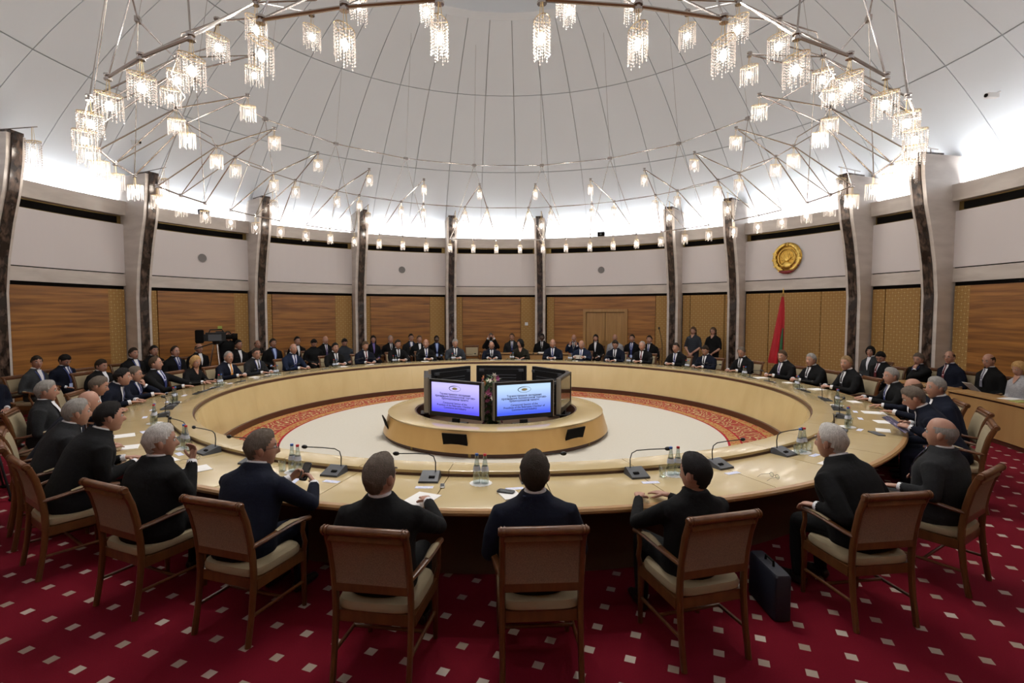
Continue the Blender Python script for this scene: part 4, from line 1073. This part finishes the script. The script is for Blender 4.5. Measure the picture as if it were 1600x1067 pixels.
# ---------------------------------------------------------------- things on the table
def on_table(r, a, z=.75): return cyl(r, a, z)
def short(who): return who if who.startswith('person') else who
def build_mic(side):
    mb = MB()
    mb.add([(-.075, -.08, 0), (.075, -.08, 0), (.075, .08, 0), (-.075, .08, 0), (-.072, -.078, .014), (.072, -.078, .014), (.066, .06, .056), (-.066, .06, .056), (.066, .08, .05), (-.066, .08, .05)],
           [(3, 2, 1, 0), (0, 1, 5, 4), (4, 5, 6, 7), (7, 6, 8, 9), (9, 8, 2, 3), (1, 2, 8, 6, 5), (0, 4, 7, 9, 3)])
    b = mb.mesh('base', M_MIC, False, True)
    mb = MB(); mb.tube([(.035 * -side, .045, .05), (.035 * -side, .05, .12), (.02 * -side, .052, .165), (.02 * side, .05, .185), (.12 * side, .035, .192), (.24 * side, .0, .20)], .0045, 6); g = mb.mesh('gooseneck', M_SCRB, True, True)
    mb = MB(); mb.ball((.255 * side, -.004, .201), (.026, .016, .016), 10, 7); h = mb.mesh('microphone_head', M_SCRB, True, True)
    mb = MB(); mb.box((-.02 * side, -.03, .031), (.045, .022, .01), M=Matrix.Rotation(.29, 3, 'X')); k = mb.mesh('button', M_BLACK, False, True)
    mb = MB()
    for x in (-.03, -.02, -.01, 0, .01): mb.tube([(x + .03, .02, .0445), (x + .03, .022, .0475)], .0025, 5)
    gl = mb.mesh('speaker_grille', M_BLACK, False, True); 
    return (('base', b), ('gooseneck', g), ('microphone_head', h), ('button', k))
MIC = {s: build_mic(s) for s in (-1, 1)}
MICA = {405: -167.4, 593: -176.9, 836: 174.0, 1097: 163.9, 1306: 154.6, 1475: 144.8, 247: -157.2, 180: -149.6}
for i, (u, (a, who)) in enumerate(OCC.items()):
    am = MICA.get(u, a + rng.uniform(-1.5, 1.5))
    ks = min(((am - (178.4 - 18 * q)) + 180) % 360 - 180 for q in range(20) if abs(((am - (178.4 - 18 * q)) + 180) % 360 - 180) <= 9.01)
    if u not in MICA and abs(ks) < 3.6: am += math.copysign(3.6, ks) - ks
    side = (1 if am < 0 else -1) if abs(am) < 179 and abs(am) > 120 else rng.choice((-1, 1))
    if u not in MICA: side = -1 if ks > 0 else 1
    if u in (405, 593, 247, 180): side = -1
    if u in (1097, 1306, 1475, 836): side = 1
    t = thing('desk_microphone', 'grey gooseneck microphone before ' + who, 'microphone', on_table(5.505, am, .7512), face_in(am) + rng.uniform(-.08, .08) + (.0), 'desk microphones')
    t.scale = (1.15,) * 3
    for nm, me in MIC[side]: link(nm, me, t)
# bottles and glasses on white paper mats, one set for every second place
M_WATER = glass_mat('water_bottle_glass', (.80, .86, .86), .55)
M_LAB = mat('bottle_label', (.55, .60, .72), .6); M_CAPB = mat('cap_blue', (.03, .12, .45), .4); M_CAPR = mat('cap_red', (.45, .02, .03), .4)
mb = MB(); mb.lathe([(.001, 0), (.031, 0), (.033, .01), (.033, .10), (.030, .13), (.018, .19), (.0135, .235), (.0135, .245)], 14); me_bot = mb.mesh('glass_body', M_WATER, True, True)
mb = MB(); mb.lathe([(.0332, .11), (.0305, .132), (.0265, .15), (.0268, .15), (.031, .132), (.0338, .11), (.0332, .11)], 14); me_lab = mb.mesh('label_band', M_LAB, True, True)
def cap(mt): mb = MB(); mb.lathe([(.0148, .237), (.0148, .255), (.001, .256)], 12); return mb.mesh('cap', mt, True, True)
CAPS = {'blue': cap(M_CAPB), 'red': cap(M_CAPR)}
mb = MB(); mb.lathe([(.001, .004), (.026, .004), (.034, .10), (.0355, .10), (.028, 0), (.001, 0)], 16); me_gl = mb.mesh('drinking_glass', M_GLASS, True, True)
mb = MB(); n = 32; mb.add([(.095 * (1 + .04 * math.cos(16 * 2 * PI * i / n)) * math.cos(2 * PI * i / n), .095 * (1 + .04 * math.cos(16 * 2 * PI * i / n)) * math.sin(2 * PI * i / n), z) for z in (0, .002) for i in range(n)],
                   [tuple(range(n - 1, -1, -1)), tuple(range(n, 2 * n))] + [(i, (i + 1) % n, n + (i + 1) % n, n + i) for i in range(n)]); me_mat = mb.mesh('paper_mat', M_PAPER, False, True)
ANG = sorted((a, w_) for a, w_ in OCC.values())
def nearest_who(a): return min(ANG, key=lambda q: abs((q[0] - a + 180) % 360 - 180))[1]
for k in range(20):
    a = 178.4 - 18 * k; a = (a + 180) % 360 - 180
    if k == 19: a = -163.5
    who = nearest_who(a); c = on_table(5.56, a); rz = face_in(a)
    o = link('paper_mat', me_mat, None, c, rz); tag(o, 'round white paper mat by ' + who, 'mat', 'paper mats')
    R3 = Matrix.Rotation(rz, 3, 'Z')
    for x, y, cn in ((-.034, .0, 'blue'), (.036, -.006, 'red')):
        t = thing('water_bottle', '%s-capped water bottle by %s' % (cn, who), 'bottle', c + R3 @ Vector((x, y, .002)), rng.uniform(0, 6), 'water bottles')
        link('glass_body', me_bot, t); link('label_band', me_lab, t); link('cap', CAPS[cn], t)
    if k not in (0,):
        for j, x in enumerate((-.13, .135)):
            o = link('drinking_glass', me_gl, None, c + R3 @ Vector((x, -.02, 0))); tag(o, '%s tumbler by %s' % (('left', 'right')[j], who), 'glass', 'tumblers')
# papers and cards
def slab(name, w_, h_, t_, mt, p, rz, label, cat, group=None):
    mb = MB(); mb.box((0, 0, t_ / 2), (w_, h_, t_)); o = mb.obj(name, mt); o.location = p; o.rotation_euler = (0, 0, rz); return tag(o, label, cat, group)
for u, (a, who) in OCC.items():
    da = {593: .3, 836: .8, 405: -1.5, 1097: -2, 1306: 2.2}.get(u, rng.uniform(-1.5, 1.5))
    slab('name_card', .15, .055, .002, M_CARD, on_table(5.70, a + da), face_in(a) + rng.uniform(-.15, .15), 'pale blue card before ' + who, 'card', 'pale blue cards')
    if u not in (836, 593, 1097, 1306, 247, 405) and rng.random() < .75:
        slab('paper_sheet', .21, .15 if rng.random() < .5 else .28, .004, M_PAPER, on_table(5.93, a + rng.uniform(-1.6, 1.6)), face_in(a) + rng.uniform(-.3, .3), 'white paper sheets before ' + who, 'paper', 'paper sheets')
slab('notepad', .15, .20, .008, M_PAPER, on_table(5.85, 175.9), face_in(176) + .35, 'white notepad under a black phone, centre foreground', 'notepad')
def phone(p, rz, label, tilt=0, w_=.072, h_=.145, col=M_SCRB):
    t = thing('phone', label, 'phone', p, rz); t.rotation_euler = (tilt, 0, rz)
    mb = MB(); mb.loft([(0, 0, 0, w_ / 2 - .003, h_ / 2 - .003), (0, 0, .002, w_ / 2, h_ / 2), (0, 0, .009, w_ / 2, h_ / 2), (0, 0, .011, w_ / 2 - .003, h_ / 2 - .003)], 24, power=6); mb.obj('case', col, t, True)
    mb = MB(); mb.box((0, 0, .0115), (w_ - .012, h_ - .024, .001)); mb.obj('display', M_SCREENOFF, t)
phone(on_table(5.80, 176.2, .759), face_in(176) + 1.2, 'black phone lying on the white notepad')
phone(on_table(5.66, -178.4), face_in(-178.4) + .2, 'small silver voice recorder beside the left foreground microphone', 0, .04, .105, M_SILV)
slab('paper_sheet', .21, .29, .004, M_PAPER, on_table(5.98, -177.4), face_in(-177) - .3, 'white sheet by the left foreground person in black', 'paper', 'paper sheets')
slab('paper_sheet', .21, .15, .004, M_CARD, on_table(5.80, -164.6), face_in(-166) + .3, 'blue printed sheet under the phone holder', 'paper', 'paper sheets')
slab('folder', .22, .08, .012, M_MIC, on_table(5.88, 126.8), face_in(127) + .6, 'dark flat case at the right of the table', 'case')
slab('paper_sheet', .21, .25, .006, M_PAPER, on_table(5.90, -154.5), face_in(-155) - .3, 'white papers under the raised hand, left foreground', 'paper', 'paper sheets')
def spectacles(p, rz, label):
    t = thing('eyeglasses', label, 'glasses', p, rz); fr = MB()
    for s in (-1, 1):
        fr.tube([(s * .033 + .024 * math.cos(i * PI / 7), 0, .022 + .019 * math.sin(i * PI / 7)) for i in range(15)], .0015, 4)
    fr.tube([(-.010, 0, .026), (.010, 0, .026)], .0015, 4); fr.obj('rim', M_SCRB, t)
    for s in (-1, 1):
        mb = MB(); mb.tube([(s * .057, 0, .026), (s * .06, .09, .024), (s * .058, .13, .004)], .0016, 4); mb.obj('temple', M_SCRB, t)
        mb = MB(); mb.ball((s * .033, 0, .022), (.022, .0008, .018), 14, 6); mb.obj('lens', M_GLASS, t)
spectacles(on_table(5.95, 152.7), face_in(152) + 1.4, 'folded dark eyeglasses lying before the white-haired person')
spectacles(on_table(5.72, -151.5), face_in(-152) + 2.0, 'thin eyeglasses lying on the table, left foreground')
# held things
def person_frame(u):
    a, who = OCC[u]; t = [o for o in bpy.data.objects if o.name.startswith('person') and o.get('label') == who][0]
    return t.location.copy(), t.rotation_euler.z
loc, rz = person_frame(405); e = math.hypot(loc.x, loc.y) - RT
pp = loc + Matrix.Rotation(rz, 3, 'Z') @ Vector((.135, e + .15, .93)); phone(pp, rz, 'black phone held by the person in glasses and navy', 1.0, .075, .15)
loc, rz = person_frame(1439); e = math.hypot(loc.x, loc.y) - RT
t = thing('brochure', 'open colour brochure held by the reader at the right', 'brochure', loc + Matrix.Rotation(rz, 3, 'Z') @ Vector((0, e + .10, .85)), rz)
for s, mt in ((-1, mat('brochure_print', (.03, .03, .09), .4, noise=((18, 18, 18), (.45, .40, .55), .5, .62))), (1, M_PAPER)):
    mb = MB(); mb.box((s * .105, 0, .02), (.21, .003, .28), M=Matrix.Rotation(s * .28, 3, 'Z') @ Matrix.Rotation(-1.0, 3, 'X')); mb.obj('page', mt, t)
for u, v, R_, lab in ((909, 547, 6.3, 'white sheet held up before the dark blue suit'),):
    loc, rz = person_frame(u); e = math.hypot(loc.x, loc.y) - RT
    o = slab('paper_sheet', .21, .15, .002, M_PAPER, loc + Matrix.Rotation(rz, 3, 'Z') @ Vector((0, e + .07, .86)), rz, lab, 'paper'); o.rotation_euler = (.9, 0, rz)
loc = [o for o in bpy.data.objects if o.get('label', '').startswith('person taking a photo')][0]
phone(loc.location + Matrix.Rotation(loc.rotation_euler.z, 3, 'Z') @ Vector((0, .24, 1.22)), loc.rotation_euler.z, 'black phone raised by the photo taker', 1.4)

# ---------------------------------------------------------------- back desks
M_DESK = mat('desk_wood', (.36, .20, .075), .35, noise=((3, 3, 1), (.42, .25, .10), .3, .7))
def desk(a0, a1, ri, ro, label):
    t = thing('curved_desk', label, 'desk')
    for nm, pr, mt in (('desk_top', [(ri - .03, .725), (ro, .725), (ro, .755), (ri - .03, .755)], M_DESK), ('front_panel', [(ri, .08), (ri + .03, .08), (ri + .03, .69), (ri, .69)], M_DESK),
                       ('recessed_strip', [(ri + .01, .69), (ri + .04, .69), (ri + .04, .725), (ri + .01, .725)], M_BROWN), ('plinth', [(ri + .02, 0), (ri + .06, 0), (ri + .06, .08), (ri + .02, .08)], M_BROWN)):  # brown strip set back between desk top and front panel
        mb = MB(); mb.sector(pr, a0, a1, 12); mb.obj(nm, mt, t)
    for a in (a0, a1):
        mb = MB(); mb.sector([(ri - .02, 0), (ro - .03, 0), (ro - .03, .735), (ri - .02, .735)], a - .22, a + .22, 1); mb.obj('end_panel', M_DESK, t)
desk(79.2, 87.6, 8.38, 8.74, 'curved wooden desk before the readers in the right back row')
desk(88.4, 106, 8.38, 8.74, 'curved wooden desk of the person in white blouse')
desk(-9, 12, 8.5, 8.85, 'curved wooden desk before the photo taker at the back')
slab('paper_sheet', .21, .30, .006, M_PAPER, cyl(8.62, 95.5, .755), face_in(95) + .4, 'white papers on the desk of the white blouse', 'paper')
slab('folder', .22, .30, .01, mat('green_folder', (.35, .38, .12), .6), cyl(8.6, 97.5, .755), face_in(97), 'yellow-green folder on the right desk', 'folder')
loc = [o for o in bpy.data.objects if o.get('label', '').startswith('person in black reading white papers')][0]
o = slab('paper_sheet', .21, .29, .004, M_PAPER, loc.location + Matrix.Rotation(loc.rotation_euler.z, 3, 'Z') @ Vector((0, .36, .78)), loc.rotation_euler.z, 'white papers held by the right back row reader', 'paper'); o.rotation_euler.x = .7
slab('paper_sheet', .25, .3, .03, M_PAPER, cyl(8.66, 5.0, .755), face_in(5), 'stack of white papers on the back desk', 'paper')

# ---------------------------------------------------------------- wall fittings, flag, emblem
for a, lab in ((-61.5, 'second'), (-24.8, 'fourth'), (17.6, 'door')):
    t = thing('wall_speaker', 'round grey loudspeaker on the white panel of the %s bay' % lab, 'speaker', cyl(RW - .055, a, 3.8, WC), face_in(a))
    mb = MB(); mb.tube([(0, 0, 0), (0, .02, 0)], [.125, .12], 28); mb.obj('grille', mat('speaker_grey', (.23, .22, .22), .7, bump=(300, .4)), t)
    mb = MB(); mb.tube([(.132 * math.cos(i * PI / 12), .012, .132 * math.sin(i * PI / 12)) for i in range(25)], .008, 6); mb.obj('rim', M_WHITE, t)
for a, z, lab in ((-61.0, Z5 + .1, 'left of the chandelier above the second bay'), (17.5, Z5 + .1, 'above the bay with the door')):
    t = thing('projector_box', 'black box standing on the cornice ' + lab, 'box', cyl(RW - .05, a, Z5 - .01, WC), face_in(a))
    mb = MB(); mb.box((0, 0, .10), (.26, .16, .17)); mb.obj('housing', M_BLACK, t); mb = MB(); mb.tube([(0, .075, .10), (0, .10, .10)], .05, 14); mb.obj('lens', M_SCREENOFF, t)
    mb = MB(); mb.box((0, 0, .008), (.10, .10, .016)); mb.obj('foot', M_BLACK, t)
def dome_hit(u, v):
    r = ray(u, v); p = _O - np.array([0, 0, DZ]); a = r @ r; b = 2 * p @ r; c = p @ p - DR * DR
    return _O + r * ((-b + math.sqrt(b * b - 4 * a * c)) / 2 / a)
for u, v, lab, mt in ((1563, 143, 'white surveillance camera on the dome at right', M_PAPER), (205, 219, 'small surveillance camera on the dome behind the left lamps', M_PAPER)):
    P = Vector(dome_hit(u, v)); r_, a_ = pol(P); t = thing('surveillance_camera', lab, 'camera', P, face_in(a_))
    mb = MB(); mb.tube([(0, 0, 0), (0, .12, -.06)], .02, 8); mb.obj('bracket', mt, t); mb = MB(); mb.box((0, .17, -.08), (.09, .22, .09)); mb.obj('body', mt, t)
    mb = MB(); mb.tube([(0, .28, -.08), (0, .30, -.08)], .035, 12); mb.obj('lens', M_BLACK, t)
t = thing('wall_switch', 'small white switch plate beside the sixth column', 'switch', cyl(RW - .06, 1.7, 1.76, WC), face_in(1.7))
mb = MB(); mb.box((0, .01, 0), (.12, .02, .12)); mb.obj('plate', M_PAPER, t); mb = MB(); mb.box((0, .022, 0), (.07, .012, .08)); mb.obj('rocker', M_SHIRT, t)
# flag
fa_ = 54.3; t = thing('flag', 'red and green flag hanging furled from a pole by fabric panels', 'flag', cyl(9.5, fa_), face_in(fa_))
mb = MB(); mb.tube([(0, 0, 0), (0, 0, 2.74)], .014, 10); mb.obj('pole', M_BRASS, t, True)
mb = MB(); mb.lathe([(.015, 2.74), (.03, 2.77), (.012, 2.80), (.02, 2.83), (.001, 2.93)], 10); mb.obj('finial', M_GOLD, t, True)
mb = MB(); mb.lathe([(.001, 0), (.20, 0), (.20, .03), (.03, .06), (.02, .12), (.001, .12)], 20); mb.obj('base', M_BRASS, t, True)
def cloth(z0, z1, n, mt, nm, x_off):
    mb = MB(); ns = 28; vs = []
    for i in range(n):
        q = (z0 - (z0 - z1) * i / (n - 1)); tt = (2.66 - q) / 1.95
        for j in range(ns):
            a = 2 * PI * j / ns; w_ = (.03 + .21 * tt ** .8) * (1 + .16 * math.sin(6 * a + tt * 2)); d_ = (.03 + .08 * tt) * (1 + .3 * math.sin(7 * a))
            vs.append((.17 * tt ** 1.3 + x_off + w_ * math.cos(a) * .85, .02 + d_ * math.sin(a), q))
    mb.add(vs, [(i * ns + j, i * ns + (j + 1) % ns, (i + 1) * ns + (j + 1) % ns, (i + 1) * ns + j) for i in range(n - 1) for j in range(ns)] + [tuple(range(ns)), tuple((n - 1) * ns + j for j in range(ns))])
    return mb.obj(nm, mt, t, True)
cloth(2.66, .72, 18, mat('flag_red', (.42, .008, .016), .6), 'flag_cloth', 0)['label'] = 'red furled flag cloth'
mb = MB(); mb.tube([(-.045, .05, 1.75), (-.05, .10, 1.45), (-.05, .13, 1.1), (-.05, .14, .75)], [(.012, .015), (.035, .03), (.05, .035), (.06, .04)], 12, up=(1, 0, 0)); mb.obj('green_stripe', mat('flag_green', (.012, .10, .03), .6), t, True)['label'] = 'green band of the flag'
# state emblem in gilt relief
ea = 53.1; t = thing('state_emblem', 'round gilt state emblem in relief on the white wall panel', 'emblem', cyl(RW - .085, ea, 3.84, WC), face_in(ea)); t.scale = (1.0, 1, 1.02)
M_GOLDD = mat('dark_gold', (.50, .30, .06), .35, 1.0, bump=(60, .5)); M_RIB = mat('ribbon_red', (.20, .012, .015), .4); M_RIBG = mat('ribbon_green', (.05, .14, .04), .4)  # the emblem's back plate is a darker, browner gold
mb = MB(); n = 36; vs = [(0, .045, 0)]
for rr, y in ((.28, .04), (.40, .025), (.43, 0)):
    for i in range(n):
        a = 2 * PI * i / n; vs.append((rr * math.cos(a) * (1 - .10 * max(0, -math.sin(a))), y, rr * math.sin(a) * 1.06))
mb.add(vs, [(0, 1 + i, 1 + (i + 1) % n) for i in range(n)] + [(1 + k * n + i, 1 + k * n + (i + 1) % n, 1 + (k + 1) * n + (i + 1) % n, 1 + (k + 1) * n + i) for k in range(2) for i in range(n)]); mb.obj('back_plate', M_GOLDD, t, True)
for s in (-1, 1):
    for k in range(15):
        a = math.radians(-62 + 9.6 * k); rr = .365
        mb = MB(); mb.ball((s * rr * math.cos(a), .075, rr * math.sin(a) * 1.06), (.048, .035, .075), 8, 6, M=Matrix.Rotation(s * (-a) + s * .45, 3, 'Y')); mb.obj('wheat_ear', M_GOLD, t, True)
    for k in range(4):
        a = math.radians(-58 + 26 * k); mb = MB(); mb.box((s * .37 * math.cos(a), .07, .37 * math.sin(a) * 1.06), (.135, .035, .05), M=Matrix.Rotation(s * (-a), 3, 'Y')); mb.obj('ribbon_wrap', M_RIB if k < 2 and s < 0 else M_GOLD, t)
mb = MB(); mb.ball((0, .03, -.22), (.17, .08, .12), 20, 12); mb.obj('globe', M_GOLD, t, True)
mb = MB(); mb.tube([(.255 * math.cos(i * PI / 16), .065, .255 * math.sin(i * PI / 16)) for i in range(33)], .024, 8); mb.obj('inner_ring', M_GOLD, t, True)
for k in range(11):
    a = math.radians(15 + 15 * k); mb = MB(); mb.tube([(0, .05, -.10), (.27 * math.cos(a), .045, -.10 + .30 * math.sin(a))], [.014, .006], 5); mb.obj('sun_ray', M_GOLD, t)
mb = MB(); mb.tube([(.10 * math.cos(i * PI / 8 + PI * .62), .062, .02 + .11 * math.sin(i * PI / 8 + PI * .62)) for i in range(9)], .012, 6); mb.obj('outline', M_GOLD, t, True)
def star(r0, r1, y, zc, mt, nm):
    mb = MB(); pts = [((r0 if i % 2 == 0 else r1) * math.sin(i * PI / 5), y, zc + (r0 if i % 2 == 0 else r1) * math.cos(i * PI / 5)) for i in range(10)]
    mb.add(pts + [(0, y + .03, zc)], [(i, (i + 1) % 10, 10) for i in range(10)]); mb.obj(nm, mt, t)
star(.085, .034, .05, .36, M_GOLD, 'star')
mb = MB(); mb.tube([(-.20, .07, -.37), (-.08, .09, -.42), (.08, .09, -.42), (.20, .07, -.37)], [(.045, .02)] * 4, 8, up=(0, 0, 1)); mb.obj('ribbon_scroll', M_RIB, t, True)
# microphone on a floor stand
ma = pol(atR(1035, 511, 9.6))[1]; t = thing('microphone_stand', 'black floor stand with boom microphone beside the column', 'microphone', cyl(9.6, ma), face_in(ma))
mb = MB(); mb.tube([(0, 0, .03), (0, 0, 1.1), (.06, 0, 1.45), (.10, .03, 1.62)], .011, 8); mb.obj('pole', M_SCRB, t)
mb = MB(); mb.lathe([(.001, 0), (.15, 0), (.15, .02), (.02, .04), (.001, .04)], 20); mb.obj('base', M_SCRB, t)
mb = MB(); mb.ball((.105, .035, 1.66), (.032, .032, .05), 10, 8); mb.obj('microphone_head', M_SCRB, t, True)
# television camera on tripod
ca = pol(atR(337, 522, 8.3))[1]; t = thing('television_camera', 'black shoulder television camera on silver tripod in back row', 'camera', cyl(8.3, ca), face_in(ca) + .95)
mb = MB(); mb.box((0, 0, 1.58), (.16, .46, .22)); mb.box((0, -.28, 1.56), (.13, .16, .18)); mb.obj('body', M_SCRB, t)
mb = MB(); mb.tube([(0, .22, 1.57), (0, .36, 1.57), (0, .38, 1.57), (0, .50, 1.57)], [.06, .065, .085, .09], 14); mb.obj('lens', M_BLACK, t)
mb = MB(); mb.box((-.13, .10, 1.66), (.12, .20, .12)); mb.obj('viewfinder', M_SCRB, t)
mb = MB(); mb.loft([(0, -.36, 1.42, .07, .08), (0, -.36, 1.46, .08, .10), (0, -.36, 1.74, .08, .10), (0, -.36, 1.76, .06, .08)], 20, power=5); mb.obj('battery', M_BLACK, t)
mb = MB(); mb.box((.11, -.02, 1.56), (.06, .30, .16)); mb.obj('side_panel', M_MIC, t)
mb = MB(); mb.tube([(.04, -.05, 1.42), (.06, -.30, 1.34), (.07, -.48, 1.28)], .014, 8); mb.obj('pan_bar', M_SCRB, t)
mb = MB(); mb.box((0, .0, 1.49), (.18, .34, .05)); mb.obj('mount_plate', M_SCRB, t)
mb = MB(); mb.tube([(0, -.15, 1.68), (0, -.12, 1.76), (0, .14, 1.77), (0, .18, 1.69)], .016, 8); mb.obj('handle', M_SCRB, t)
mb = MB(); mb.box((0, .10, 1.82), (.07, .10, .07)); mb.obj('lamp_head', mat('camera_light_green', (.25, .30, .05), .5), t)
mb = MB(); mb.lathe([(.001, 1.38), (.07, 1.38), (.09, 1.47), (.001, 1.47)], 14); mb.obj('tripod_head', M_SCRB, t)
for k in range(3):
    a = k * 2 * PI / 3 + .4; mb = MB(); mb.tube([(.05 * math.cos(a), .05 * math.sin(a), 1.40), (.30 * math.cos(a), .30 * math.sin(a), 0.012)], .02, 8); mb.obj('tripod_leg', M_STEEL, t)
# loose things on the carpet
P = cyl(6.47, 158.4); t = thing('briefcase', 'dark blue upright briefcase on the carpet by the armchair', 'briefcase', P, face_in(158) + 1.25)
mb = MB(); mb.loft([(0, 0, 0, .20, .055), (0, 0, .01, .21, .065), (0, 0, .32, .21, .062), (0, 0, .335, .20, .05)], 24, power=8); mb.obj('shell', mat('navy_leather', (.006, .007, .016), .5), t, True)
mb = MB(); mb.tube([(-.06, 0, .33), (-.055, 0, .37), (.055, 0, .37), (.06, 0, .33)], .009, 6); mb.obj('handle', M_BLACK, t)
F0 = Vector(atz(20, 783, 0)); t = thing('tripod', 'black tripod standing at the left picture edge', 'tripod', (F0.x - .42, F0.y + .05, 0), 0)
mb = MB(); mb.lathe([(.001, 1.25), (.05, 1.25), (.06, 1.36), (.001, 1.36)], 12); mb.obj('head', M_SCRB, t)
for k in range(3):
    a = math.radians(-7 + 120 * k); mb = MB(); mb.tube([(.04 * math.cos(a), .04 * math.sin(a), 1.28), (.40 * math.cos(a), .40 * math.sin(a), .04)], [.018, .012], 8); o = mb.obj('leg', M_SCRB, t)
    mb = MB(); mb.ball((.42 * math.cos(a), .42 * math.sin(a), .022), (.045, .03, .022), 10, 6); mb.obj('rubber_foot', M_BLACK, o)
# slide lettering becomes plain mesh
dg = bpy.context.evaluated_depsgraph_get()
for o in TEXTS:
    me = bpy.data.meshes.new_from_object(o.evaluated_get(dg)); n_ = link('slide_text', me, o.parent); n_.location = o.location; n_.rotation_euler = o.rotation_euler
for o in TEXTS:
    bpy.data.objects.remove(o)
